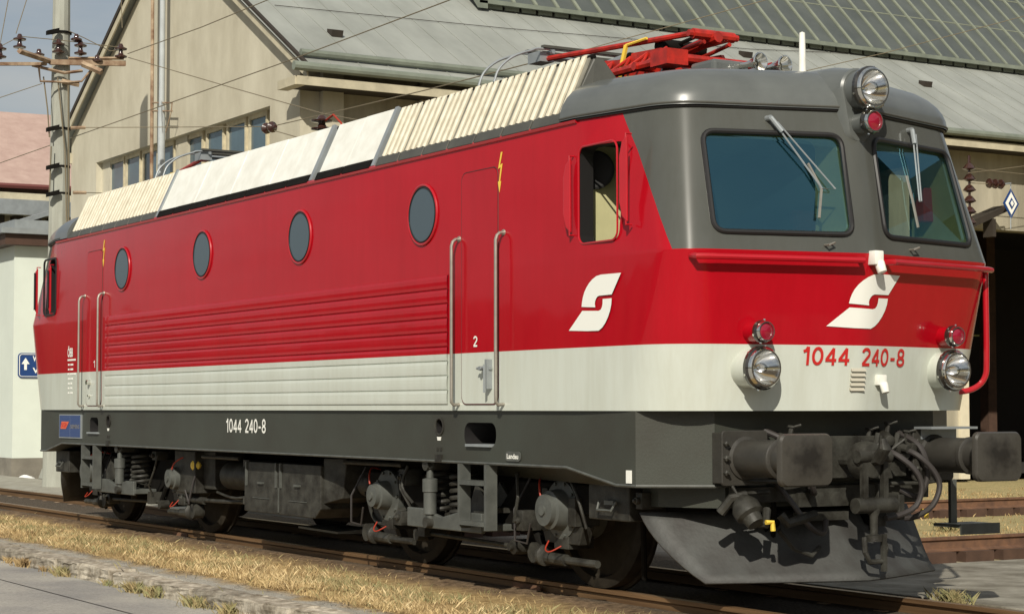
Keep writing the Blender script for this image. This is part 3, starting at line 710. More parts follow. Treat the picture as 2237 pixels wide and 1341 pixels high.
for k, (h, mt_) in enumerate(((.34, 'signblue'), (.25, 'whitepaint'), (.13, 'signblue'), (.07, 'whitepaint'))):
    b = MB(); x_ = c.x+.012*k; b.prism([(x_, c.y, c.z-h), (x_, c.y+h*.72, c.z), (x_, c.y, c.z+h), (x_, c.y-h*.72, c.z)], (.01, 0, 0)); b.build('panel' if k == 0 else 'marking', mt_, ds)
b = MB(); b.tube([onX(2190, 403, -13), onX(2208, 401, -13)], .02, 5); b.tube([onX(2208, 401, -13), onX(2208, 500, -13)], .014, 5); b.build('hanger', 'steel', ds)
cn = thing('door_canopy_beam', onX(2165, 480, -13.5), 'dark sloping beam bracket on the wall above the hall doorway', 'bracket')
b = MB(); p, q = onX(2120, 500, -13.3), onX(2205, 460, -13.3)
b.prism([p, q, q+Vector((0, 0, .13)), p+Vector((0, 0, .16))], (-.5, 0, 0)); b.build('beam', 'dark', cn)
b = MB(); p = onX(2172, 478, -13.3); b.box(p.x-.3, p.x, p.y-.05, p.y+.05, p.z-.4, p.z); b.build('prop', 'dark', cn)

# =================================================================================== locomotive
XC = .15
loco = thing('electric_locomotive', (XC, 0, 0), 'red and pale grey electric locomotive with dark grey cab front', 'locomotive')
ZK = [1.38, 1.84, 2.48, 3.52]
KN = [7.54, 7.60, 7.71, 7.55]; KX = [7.24, 7.32, 7.42, 7.12]; KY = [1.47, 1.475, 1.48, 1.315]
def interp(z, tab):
    if z <= ZK[0]: return tab[0]+(z-ZK[0])*(tab[1]-tab[0])/(ZK[1]-ZK[0])
    for i in range(3):
        if z <= ZK[i+1]: return tab[i]+(tab[i+1]-tab[i])*(z-ZK[i])/(ZK[i+1]-ZK[i])
    return tab[3]
def face_x(y, z):
    n, x, yc = interp(z, KN), interp(z, KX), interp(z, KY); T = .085; a = abs(y)
    if a < T: a = (a*a+T*T)/(2*T)
    return n-(n-x)*a/yc
def contour(z, off=0.0, flat=None):
    """half outline from (6.2,-1.5) round the nose to (6.2,1.5)"""
    n, x, yc = interp(z, KN)+off, interp(z, KX)+off*.9, interp(z, KY)+off
    A = Vector((6.2, -1.5-off)); C = Vector((x, -yc)); N = Vector((n, 0))
    d1 = (A-C).normalized(); d2 = (N-C).normalized(); t = .26+max(0, min(1, (2.48-z)/1.1))*.24
    p1, p2 = C+d1*t, C+d2*t
    pts = [A, A.lerp(p1, .5)]
    for k in range(9):
        s = k/8; pts.append(p1*(1-s)**2+C*2*s*(1-s)+p2*s*s)
    for yy in (p2.y*.75, p2.y*.5, p2.y*.25, -.085, -.068, -.051, -.034, -.017, 0):
        pts.append(Vector((face_x(yy, z)+off, yy)))
    return pts+[Vector((p.x, -p.y)) for p in pts[-2::-1]]
def full(z, off=0.0):
    f = contour(z, off); r = [Vector((2*XC-p.x, p.y)) for p in f[::-1]]      # rear end, from +y? keep winding
    return f+r
def shell(zs, mats, name, parent, off=0.0):
    b = MB(); rings = [[(p.x, p.y, z) for p in full(z, off)] for z in zs]; n = len(rings[0])
    vs = [v for r_ in rings for v in r_]; fs = []
    for i in range(len(zs)-1):
        for k in range(n):
            j = (k+1) % n; fs.append((i*n+k, i*n+j, (i+1)*n+j, (i+1)*n+k))
    b.add(vs, fs, True); b.add([], [])
    b.f.append(list(range(n))[::-1]); b.sm.append(False); b.mi.append(0)
    b.f.append([(len(zs)-1)*n+k for k in range(n)]); b.sm.append(False); b.mi.append(0)
    return b.build(name, mats, parent)
body = shell([1.38, 1.50, 1.66, 1.84, 2.1, 2.3, 2.46, 2.48, 2.50, 2.7, 3.0, 3.3, 3.50], ['livery', 'interior', 'black'], 'body', loco)
cut = []
def cutter(b, mi):
    b.mi = [0]*len(b.f)
    o = b.build('cutter', [{1: 'interior', 2: 'black', 3: 'innerdark'}[mi]], None); cut.append(o)
for s in (1, -1):
    def X_(x): return x if s == 1 else 2*XC-x
    b = MB(); pl = [(5.75, -1.40), (6.6, -1.34), (6.85, -1.16), (7.32, 0), (6.85, 1.16), (6.6, 1.34), (5.75, 1.40)]
    b.prism([(X_(x), y, 1.75) for x, y in pl], (0, 0, 1.62)); cutter(b, 3)
    for sy in (-1, 1):     # windscreens
        q = [(sy*y, z) for y, z in ((.148, 2.61), (1.195, 2.605), (1.145, 3.325), (.148, 3.325))]
        pts = []
        for i in range(4):
            a, c_, d_ = Vector(q[i-1]), Vector(q[i]), Vector(q[(i+1) % 4]); rr = .09
            p1 = c_+(a-c_).normalized()*rr; p2 = c_+(d_-c_).normalized()*rr
            for k in range(6): w = k/5; pts.append(p1*(1-w)**2+c_*2*w*(1-w)+p2*w*w)
        b = MB(); b.prism([(X_(6.7), y, z) for y, z in pts], (s*1.6, 0, 0)); cutter(b, 1)
        if s == 1: (globals().setdefault('WS', {}))[sy] = pts
    for (y0, y1) in ((-1.7, -1.2), (1.2, 1.7)):
        pts = rrect((6.22+6.70)/2, 2.945, .50, .71, .07)
        b = MB(); b.prism([(X_(x), y0, z) for x, z in pts], (0, y1-y0, 0)); cutter(b, 2)
boolean(body, cut)

# windscreens: rubber seal + pane
for s in (1, -1):
    for sy in (-1, 1):
        pts = WS[sy]
        loop = []
        for (y, z) in pts:
            x = face_x(y, z); loop.append((x if s == 1 else 2*XC-x, y, z))
        sgn = s
        b = MB(); b.tube([(x+.004*sgn, y, z) for x, y, z in loop], .020, 8, closed=True); fr = b.build('windscreen', 'black', loco)
        b = MB(); b.add([(x-.016*sgn, y, z) for x, y, z in loop], [tuple(range(len(loop)))]); b.build('pane', 'glass', fr, fixn=False)
# cab interior bits (front cab)
b = MB(); b.box(6.70, 6.95, -1.0, 1.0, 1.76, 2.42); b.box(6.70, 6.85, -1.0, 1.0, 2.42, 2.50); b.build('control_desk', 'innerdark', loco)
b = MB(); b.box(6.03, 6.07, -1.38, -.85, 1.76, 3.36); b.build('bulkhead_pale_part', 'interior', loco)  # piece of the bulkhead kept pale, seen lit through the side window
b = MB(); b.box(6.02, 6.06, -.849, 1.38, 1.76, 3.36); b.box(6.07, 6.9, -.86, -.85, 1.76, 2.3); b.build('bulkhead', 'innerdark', loco)  # rest of the bulkhead, cab shade put into its dark colour
b = MB(); b.box(5.76, 6.95, -1.25, 1.25, 3.345, 3.36); b.build('cab_ceiling', 'innerdark', loco)
b = MB(); b.box(6.16, 6.26, .50, .95, 2.35, 2.95); b.box(6.15, 6.52, .48, 1.0, 2.2, 2.32); b.box(6.3, 6.4, .7, .8, 1.76, 2.2); b.build('drivers_seat', 'seat', loco, bevel=.03)
b = MB(); _c = onX(2032, 452, 7.02); b.box(6.96, 7.06, _c.y-.10, _c.y+.09, _c.z-.12, _c.z+.14); b.build('red_box', 'seat', loco, bevel=.01)
b = MB(); _c = onY(1300, 372, -1.26); b.lathe((_c.x, -1.26, _c.z), (.8, -.6, 0), [(-.02, .12), (0, .145), (.02, .145), (.03, .13)], 28); b.build('blackout_disc', 'innerdark', loco)  # black disc standing in for a blacked-out head at the window
b = MB(); b.box(6.35, 6.9, 1.30, 1.36, 1.80, 3.3)
# far side: dark strip post
# cab roofs
for s in (1, -1):
    b = MB(); base = contour(3.52, .03); n = len(base); xs0 = 6.0 if s == 1 else 5.73; C0 = Vector((xs0, 0)); rings = []
    base = [Vector((xs0, -1.53))]+base+[Vector((xs0, 1.53))]; n = len(base)
    def H_(x): return .365-.05*max(0, (x-6.0))/1.3
    S = [0, .006, .02, .045, .08, .13, .19, .27, .38, .55, .75, 1.0]
    vs = []
    for k, sv in enumerate(S):
        for p in base:
            q = C0+(p-C0)*(1-sv) if sv < 1 else C0
            if k > 0: q = Vector((C0.x+(p.x-C0.x)*(1-sv*.9), p.y*(1-sv)))
            d = min(sv*1.5/.40, 1.0)
            g = (1-(1-d)**2.2)**(1/2.0)
            z = 3.515+H_(q.x)*g*(.86+.14*(1-(abs(q.y)/1.5)**2))
            X = q.x if s == 1 else 2*XC-q.x
            vs.append((X, q.y, z))
    fs = []
    for i in range(len(S)-1):
        for k in range(n-1): fs.append((i*n+k, i*n+k+1, (i+1)*n+k+1, (i+1)*n+k))
    b.add(vs, fs, True)
    b.f.append([i*n for i in range(len(S))]+[i*n+n-1 for i in range(len(S)-2, -1, -1)]); b.sm.append(False); b.mi.append(0)
    b.build('cab_roof', 'roofgrey', loco)
    b = MB(); b.tube([((p.x if s == 1 else 2*XC-p.x), p.y, 3.508) for p in ([Vector((6.0, -1.512))]+contour(3.52, .012)+[Vector((6.0, 1.512))])], .010, 6); b.build('roof_seal', 'black', loco)
    b = MB(); b.tube([((p.x if s == 1 else 2*XC-p.x), p.y, 3.530) for p in ([Vector((6.0, -1.528))]+contour(3.52, .028)+[Vector((6.0, 1.528))])], .009, 6); b.build('roof_gutter', 'darkgrey', loco)
# red cant rail along the side
for sy in (-1, 1):
    b = MB(); b.tube([(-5.9, sy*1.50, 3.50), (6.2, sy*1.50, 3.50)], .022, 8); b.build('cant_rail', 'red', loco)

# roof louvre fairing
b = MB()
xa, xb = -5.44, 6.02
b.box(xa, 5.99, -.98, .98, 3.50, 3.70); b.build('roof_deck', 'dirty', loco)
for sy in (-1, 1):
    b = MB(); b.prism([(xa, sy*1.47, 3.50), (xa, sy*1.235, 4.015), (xa, sy*1.15, 4.015), (xa, sy*1.0, 3.72), (xa, sy*1.0, 3.50)], (xb-xa, 0, 0)); b.build('roof_fairing', 'darkgrey', loco)
for sy in (-1, 1):
    b = MB(); b.hexa([(6.021, sy*1.40, 3.68), (6.15, sy*1.34, 3.70), (6.15, sy*.98, 3.70), (6.021, sy*.98, 3.70)], [(6.021, sy*1.235, 4.01), (6.03, sy*1.23, 4.0), (6.03, sy*1.16, 4.0), (6.021, sy*1.15, 4.01)]); b.build('fairing_end', 'darkgrey', loco)
nv = Vector((0, -(4.015-3.50), 1.47-1.235)).normalized(); nv = Vector((0, -abs(nv.y), abs(nv.z)))
def fp(x, t_, o=0, sy=-1):    # point on the slanted face, t along the slope, o outwards
    y = -1.47+(1.47-1.235)*t_+nv.y*o; z = 3.50+.515*t_+nv.z*o
    return (x, y if sy == -1 else -y, z)
def slab(x0, x1, t0, t1, o0, o1, sy=-1):
    mb = MB(); mb.hexa([fp(x0, t0, o0, sy), fp(x1, t0, o0, sy), fp(x1, t1, o0, sy), fp(x0, t1, o0, sy)], [fp(x0, t0, o1, sy), fp(x1, t0, o1, sy), fp(x1, t1, o1, sy), fp(x0, t1, o1, sy)]); return mb
for sy in (-1, 1):
    # ribbed cream louvres
    for (x0, x1, nm) in ((2.98, 6.0, 7), (-5.42, -2.40, 7)):
        pw = (x1-x0)/nm
        for i in range(nm):
            a = x0+i*pw
            mb = slab(a+.01, a+pw-.01, .16, 1.0, .002, .014, sy); mb.mi = [0]*len(mb.f); mb.cur = 1
            for k in range(4):
                xx = a+pw*(.13+.235*k)
                mb.tube([fp(xx, .15, .024, sy), fp(xx, 1.0, .024, sy), fp(xx, 1.035, .01, sy)], [.0235, .0235, .015], 10)
            mb.build('louvre', ['creamback', 'cream'], loco)
            slab(a+.012, a+pw-.012, -.03, .13, .0, .055, sy).build('louvre_sill', 'darkgrey', loco, bevel=.006)
    for (x0, x1, nm) in ((1.74, 2.88, 2), (-2.34, 1.60, 8)):
        pw = (x1-x0)/nm
        for i in range(nm):
            a = x0+i*pw
            slab(a+.004, a+pw-.004, .14, 1.04, .002, .035+.004*(i % 2), sy).build('smooth_panel', 'white', loco, bevel=.005)
            slab(a+.012, a+pw-.012, -.03, .12, .0, .055, sy).build('louvre_sill', 'dirty', loco, bevel=.006)
    for x0 in (1.61, 2.89, -2.395):
        slab(x0, x0+.06, .0, 1.05, .0, .05, sy).build('panel_divider', 'steel', loco)
# fairing top rim
b = MB(); b.tube([fp(-5.44, 1.02, .0), fp(6.02, 1.02, .0)], .02, 6); b.build('fairing_rim', 'dirty', loco)

# side ribs
zr0, pitch, nr = 1.430, .1175, 9
for sy in (-1,):
    prof = []
    for k in range(nr):
        z = zr0+k*pitch
        prof += [(z+.000, .001), (z+.006, .012), (z+.030, .0150), (z+pitch/2, .0158), (z+pitch-.030, .015), (z+pitch-.009, .012), (z+pitch-.003, .001)]
    x0, x1 = -4.02, 4.27; b = MB(); vs = []; n = len(prof)
    for x in (x0, x1): vs += [(x, -1.5-o, z) for z, o in prof]
    b.add(vs, [(i, i+1, n+i+1, n+i) for i in range(n-1)], False)
    b.add([(x0, -1.498, zr0), (x0, -1.498, zr0+nr*pitch), (x1, -1.498, zr0), (x1, -1.498, zr0+nr*pitch)], [])
    o = b.build('ribbed_panel', 'livery', loco)

# portholes
for xw in (-3.46, -1.02, 1.41, 3.84):
    b = MB(); ring = [(xw+.248*math.cos(a), -1.508, 3.01+.248*math.sin(a)) for a in [2*math.pi*k/40 for k in range(40)]]
    b.tube(ring, .012, 8, closed=True); f = b.build('porthole', 'red', loco)
    b = MB(); b.lathe((xw, -1.513, 3.01), (0, 1, 0), [(0, .228), (.01, .24)], 40); b.build('pane', 'porthole', f)
    b = MB(); b.tube([(xw+.228*math.cos(a), -1.516, 3.01+.228*math.sin(a)) for a in [2*math.pi*k/40 for k in range(40)]], .006, 6, closed=True); b.build('seal', 'black', f)
# doors
def door(x0, x1):
    b = MB(); b.prism([(x, -1.508, z) for x, z in rrect((x0+x1)/2, (1.435+3.28)/2, x1-x0, 3.28-1.435, .07)], (0, .02, 0)); d = b.build('side_door', 'livery', loco)
    b = MB(); b.tube([(x, -1.502, z) for x, z in rrect((x0+x1)/2, (1.435+3.28)/2, x1-x0+.012, 3.28-1.435+.012, .07)], .005, 5, closed=True)
    b.build('seal', mat('door_seal', (.10, .02, .02), .6), d)
    return d
d2 = door(4.50, 5.06); d1 = door(-4.70, -4.16)
b = MB(); b.box(4.86, 5.00, -1.545, -1.52, 1.70, 1.72); b.tube([(4.84, -1.56, 1.71), (4.95, -1.56, 1.715)], .012, 6); b.box(4.955, 4.985, -1.56, -1.508, 1.55, 1.78); b.tube([(4.97, -1.57, 1.74), (4.97, -1.57, 1.52)], .012, 6)
b.lathe((4.90, -1.508, 1.71), (0, -1, 0), [(0, .022), (.07, .018)], 10); b.build('handle', 'steel', d2)
b = MB(); b.lathe((-4.55, -1.508, 1.71), (0, -1, 0), [(0, .03), (.05, .03)], 12); b.lathe((-4.55, -1.508, 1.55), (0, -1, 0), [(0, .015), (.03, .015)], 8); b.build('handle', 'chrome', d1)
for (n_, xa, xb) in (('2', 4.69, 4.76), ('1', -4.43, -4.36)):
    digits(n_, xa, xb, 1.885, 1.97, lambda a, c: (a, -1.511, c), 'door_number', 'whitepaint', d2 if n_ == '2' else d1, .17)
for xh in (4.45, 5.15, -4.79, -4.10):
    b = MB(); y0 = -1.5; y1 = -1.575
    pts = [(xh, y0, 1.43), (xh, y1+.02, 1.425), (xh, y1, 1.45)]+[(xh, y1, 1.5+1.2*k/6) for k in range(7)]+[(xh, y1+.012, 2.735), (xh, y1+.035, 2.755), (xh, y0, 2.76)]
    b.tube(pts, .0135, 8); b.lathe((xh, -1.5, 2.76), (0, -1, 0), [(0, .026), (.012, .022)], 10)
    b.build('handrail', 'alu', loco)
# high voltage flashes
def bolt(x0):
    s_ = [(.05, .20), (.0, .035), (.045, .05), (.015, -.09), (-.005, -.09), (.022, -.20), (.05, -.09), (.032, -.09), (.075, .085), (.03, .07), (.075, .20)]
    b = MB(); b.prism([(x0-.03+a*.85, -1.502, 3.235+c*.78) for a, c in s_], (0, -.003, 0)); b.build('voltage_flash', 'yellow', loco)
bolt(5.10); bolt(-4.12)
# rear data lettering
text_obj('ÖBB', -5.42, -5.22, 2.03, 2.17, lambda a, c: (a, -1.504, c), 'lettering', 'whitepaint', loco, .03)
b = MB(); z = 1.985; rr_ = random.Random(5)
for i in range(8):
    segs = {0: [(0, .30)], 3: [(0, .06), (.10, .30)]}.get(i, [(.02, .05+.02*rr_.random()), (.11, .16+.05*rr_.random())])
    for (a, c) in segs: b.box(-5.42+a, -5.42+c, -1.504, -1.5, z, z+.022)
    z -= .058
o = b.build('data_lines', 'whitepaint', loco)
# logos
TOP = [(475, 790), (485, 720), (505, 640), (540, 555), (590, 480), (650, 415), (730, 355), (820, 312), (930, 295), (1380, 300), (1170, 630), (880, 632), (840, 648), (810, 680), (790, 720), (784, 760), (795, 815)]
BOT = [(170, 1165), (490, 855), (870, 875), (920, 858), (950, 815), (963, 760), (965, 690), (1168, 690), (1160, 790), (1130, 890), (1085, 985), (1020, 1080), (950, 1150), (870, 1195), (600, 1190)]
def logo(fn, name='logo', split=None):
    for P in (TOP, BOT):
        bb = bmesh.new(); vs = [bb.verts.new(((px-170)/1210., (1195-py)/900., 0)) for px, py in P]; bb.faces.new(vs)
        for sp in (split or []): bmesh.ops.bisect_plane(bb, geom=bb.verts[:]+bb.edges[:]+bb.faces[:], plane_co=(sp, 0, 0), plane_no=(1, 0, 0))
        bmesh.ops.triangulate(bb, faces=bb.faces[:])
        for v in bb.verts: v.co = Vector(fn(v.co.x, v.co.y))
        me = bpy.data.meshes.new(name); bb.to_mesh(me); bb.free(); me.materials.append(M['whitepaint'])
        o = bpy.data.objects.new(name, me); scene.collection.objects.link(o); attach(o, loco)
logo(lambda a, c: (6.085+a*.68, -1.504, 1.952+c*.40))
Y0, YS = -.319, .633
logo(lambda a, c: (face_x(Y0+a*YS, 1.957+c*.385)+.006, Y0+a*YS, 1.957+c*.385), split=[(q-Y0)/YS for q in (-.086, -.06, -.04, -.02, 0, .02, .04, .06, .086)])
fx = lambda a, c: (face_x(a, c)+.006, a, c)
digits('1044', -.487, -.112, 1.698, 1.826, fx, 'front_number', 'redletter', loco, .165)
digits('240-8', -.016, .463, 1.695, 1.823, fx, 'front_number', 'redletter', loco, .165)

# mirrors
for (x0, hgt) in ((6.12, (2.68, 3.22)), (6.85, (2.70, 3.30)), (-6.07, (2.62, 3.20)), (-6.62, (2.62, 3.20))):
    b = MB(); z0, z1 = hgt
    b.prism([(x0, -1.555, z0+.04), (x0+.045, -1.545, z0), (x0+.045, -1.545, z1), (x0, -1.555, z1-.04), (x0-.025, -1.56, z1-.14), (x0-.025, -1.56, z0+.14)], (0, .018, 0))
    mo = b.build('mirror', 'red', loco, bevel=.004)
    if x0 < 0:
        b = MB(); b.box(x0-.015, x0+.04, -1.566, -1.562, z0+.05, z1-.05); b.build('mirror_glass', 'black', mo)
    b = MB()
    for zz in (z0-.02, z1+.02): b.tube([(x0+.03, -1.49, zz), (x0+.03, -1.54, zz), (x0+.03, -1.54, zz+(.04 if zz < z1 else -.04))], .007, 6)
    b.build('bracket', 'red', mo)
# rear cab side-window dark frame
b = MB(); b.tube([(2*XC-x, -1.500, z) for x, z in rrect(6.46, 2.945, .50, .71, .07)], .014, 6, closed=True); b.build('window_frame', 'black', loco)
b = MB(); b.tube([(x, -1.496, z) for x, z in rrect(6.46, 2.945, .50, .71, .07)], .008, 6, closed=True); b.build('window_frame', 'red', loco)

# headlamps
def lamp(y, z, r, xf, xb, housing, lensmat, big):
    t_ = MB(); t_.lathe((xb, y*.985, z), (xf-xb, y*.015, 0), [(0, r*1.02), (.6*(xf-xb), r*1.0), (xf-xb, r*1.0)], 28, caps=not big)
    h = t_.build('headlamp' if big else 'tail_lamp', housing, loco)
    b = MB(); b.lathe((xf, y, z), (1, 0, 0), [(-.02, r*1.0), (-.015, r*1.13), (.012, r*1.13), (.028, r*1.03)], 32, caps=False); b.build('bezel', 'bezelblack', h)
    b = MB(); b.lathe((xf, y, z), (1, 0, 0), [(.026, r*1.04), (.040, r*1.01), (.050, r*.95), (.050, r*.86), (.035, r*.82)], 32, caps=False); bz = b.build('rim', 'chrome', h)
    b = MB()
    for k in range(6):
        a = 2*math.pi*(k+.3)/6; b.lathe((xf+.0, y+r*1.12*math.cos(a), z+r*1.12*math.sin(a)), (math.cos(a)*0, math.cos(a), math.sin(a)), [(-.012, .009), (.008, .009)], 8)
    b.build('bezel_screw', 'chrome', h)
    b = MB(); b.lathe((xf, y, z), (1, 0, 0), [(-.022, r*1.02), (-.018, r*1.09), (.012, r*1.09)], 32, caps=False)
    b.build('bezel_ring', 'black', h)
    if big:
        b = MB(); b.lathe((xf, y, z), (1, 0, 0), [(-.10, r*.10), (-.085, r*.30), (-.05, r*.55), (-.01, r*.74), (.036, r*.86)], 32, caps=False); b.build('reflector', 'reflector', h)
        b = MB(); b.lathe((xf, y, z), (1, 0, 0), [(-.10, r*.14), (-.04, r*.10), (-.035, .001)], 12); b.build('bulb', 'chrome', h)
        b = MB(); b.lathe((xf+.037, y, z), (1, 0, 0), [(0, r*.85), (.006, r*.6), (.010, .001)], 32, caps=False); b.build('lens', 'lens', h)
    else:
        b = MB(); b.lathe((xf+.032, y, z), (1, 0, 0), [(0, r*.87), (.012, r*.6), (.016, .001)], 28); b.build('lens', lensmat, h)
for y in (-.885, .885):
    lamp(y, 1.672, .135, 7.56, 7.05, 'livery', None, True)
    lamp(y, 1.922, .070, 7.57, 7.12, 'livery', 'redlens', False)
# centre top lamp pod
b = MB(); rings = []
def pill(x, wt, wb, z0, z1, n=24):
    pts = []; rt, rb = wt, wb
    for k in range(n+1): a = math.pi*k/n; pts.append((x, rt*math.cos(a), z1-rt+rt*math.sin(a)))
    for k in range(n+1): a = math.pi*k/n; pts.append((x, -rb*math.cos(a), z0+rb-rb*math.sin(a)))
    return pts
rs = [pill(7.575, .150, .095, 3.29, 3.80), pill(7.56, .165, .11, 3.27, 3.815), pill(7.50, .175, .13, 3.22, 3.82), pill(7.35, .26, .20, 3.24, 3.85), pill(7.05, .33, .3, 3.35, 3.86), pill(6.5, .22, .2, 3.45, 3.90)]
n = len(rs[0]); b.add([v for r_ in rs for v in r_], [(i*n+k, (i+1)*n+k, (i+1)*n+(k+1) % n, i*n+(k+1) % n) for i in range(len(rs)-1) for k in range(n)], True)
b.f.append(list(range(n))); b.sm.append(False); b.mi.append(0)
b.build('lamp_pod', 'roofgrey', loco)
lamp(0, 3.652, .140, 7.69, 7.5, 'roofgrey', None, True)
lamp(0, 3.415, .078, 7.69, 7.5, 'roofgrey', 'redlens', False)

# wipers
def wiper(y, s_):
    def fpz(yy, zz, o): return (face_x(yy, zz)+o, yy, zz)
    if s_ == -1: P0, P1, B0, B1 = (-.665, 3.43), (-.36, 2.93), (-.43, 3.11), (-.405, 2.72)
    else: P0, P1, B0, B1 = (.655, 3.44), (.60, 2.90), (.50, 3.08), (.54, 2.70)
    b = MB(); b.lathe(fpz(*P0, .0), (1, 0, 0), [(0, .02), (.05, .02)], 10); b.tube([fpz(*P0, .05), fpz((P0[0]*.8+P1[0]*.2), (P0[1]*.8+P1[1]*.2), .055)], .018, 8)
    b.tube([fpz(*P0, .05), fpz(*P1, .035)], .007, 6)
    b.tube([fpz(P0[0]+.04, P0[1]-.03, .05), fpz(P1[0]+(.10 if s_ == -1 else .025), P1[1], .035), fpz(P1[0], P1[1], .035)], .006, 6)
    w = b.build('wiper', 'steel', loco)
    b = MB(); b.tube([fpz(*B0, .022), fpz(P1[0]-.0*s_, P1[1]-.0, .028) if s_ == -1 else fpz(*((B0[0]+B1[0])/2, (B0[1]+B1[1])/2), .028), fpz(*B1, .022)], .011, 6); b.build('blade', 'alu', w)
wiper(0, -1); wiper(0, 1)
# grab rails under the windscreens
for sy, yo, yi in ((-1, 1.40, .10), (1, 1.36, .12)):
    b = MB(); z = 2.425; o = .075
    b.tube([(face_x(yo*.985, z)-.02, sy*(yo-.03), z+.01), (face_x(yo*.97, z)+o*.8, sy*(yo-.02), z), (face_x(yo*.9, z)+o, sy*yo*.93, z), (face_x(yi, z)+o, sy*(yi+.03), z), (face_x(yi, z)-.01, sy*yi, z)], .021, 8)
    b.build('grab_rail', 'red', loco)
b = MB(); b.tube([(7.41, 1.30, 2.425), (7.39, 1.41, 2.425)], .018, 8); b.tube(smooth([(7.395, 1.385, 2.43), (7.395, 1.385, 2.3), (7.39, 1.39, 1.78), (7.38, 1.38, 1.63), (7.34, 1.32, 1.55), (7.28, 1.22, 1.52), (7.18, 1.08, 1.53)]), .022, 10); b.build('corner_handrail', 'red', loco)
# white sockets, vent, eyelets
b = MB(); b.box(7.66, 7.765, -.035, .045, 2.40, 2.50); b.lathe((7.74, .02, 2.42), (.35, .1, -1), [(0, .038), (.08, .034)], 12); b.build('socket', 'white', loco, bevel=.008)
xs_ = face_x(.19, 1.6); b = MB(); b.box(xs_-.02, xs_+.04, .15, .235, 1.56, 1.635); b.lathe((xs_+.04, .20, 1.575), (.35, .0, -1), [(0, .032), (.075, .028)], 12); b.build('socket', 'white', loco, bevel=.006)
b = MB()
for k in range(5):
    z = 1.66-k*.034
    for (ya, yb) in ((-.092, .03),):
        xx = face_x(.14, z); fa, fb = face_x(ya, z)+.004, face_x(yb, z)+.004; b.hexa([(fa-.01, ya, z), (fa+.016, ya, z-.004), (fb+.016, yb, z-.004), (fb-.01, yb, z)], [(fa-.01, ya, z+.018), (fa+.004, ya, z+.018), (fb+.004, yb, z+.018), (fb-.01, yb, z+.018)])
b.build('vent_slats', mat('vent_beige', (.45, .42, .34), .6), loco)  # slats in one even grey beige
for yy in (-.36, .44):
    xx = face_x(yy, 2.53); b = MB(); b.tube([(xx, yy-.02, 2.53), (xx+.05, yy-.02, 2.53), (xx+.05, yy+.03, 2.545), (xx, yy+.03, 2.54)], .008, 6); b.build('lamp_bracket', 'alu', loco)

# roof equipment
b = MB(); b.lathe((6.95, 0, 3.75), (0, 0, 1), [(0, .06), (.06, .06), (.062, .03), (.42, .022), (.43, .001)], 14); b.build('antenna', 'white', loco)
b = MB(); b.box(6.85, 7.05, -.09, .09, 3.77, 3.812); b.build('antenna_base', 'dirty', loco, bevel=.01)
b = MB(); b.box(6.25, 6.55, -.52, -.18, 3.80, 4.0); b.build('horn_box', 'roofgrey', loco, bevel=.03)
for (yy, zz, L) in ((-.28, 3.96, .32), (-.12, 3.94, .40)):
    b = MB(); b.lathe((6.45, yy, zz), (1, .1, 0), [(0, .02), (L*.6, .024), (L*.85, .045), (L, .075), (L+.005, .065), (L*.85, .03)], 16, caps=False); b.build('horn', 'chrome', loco)

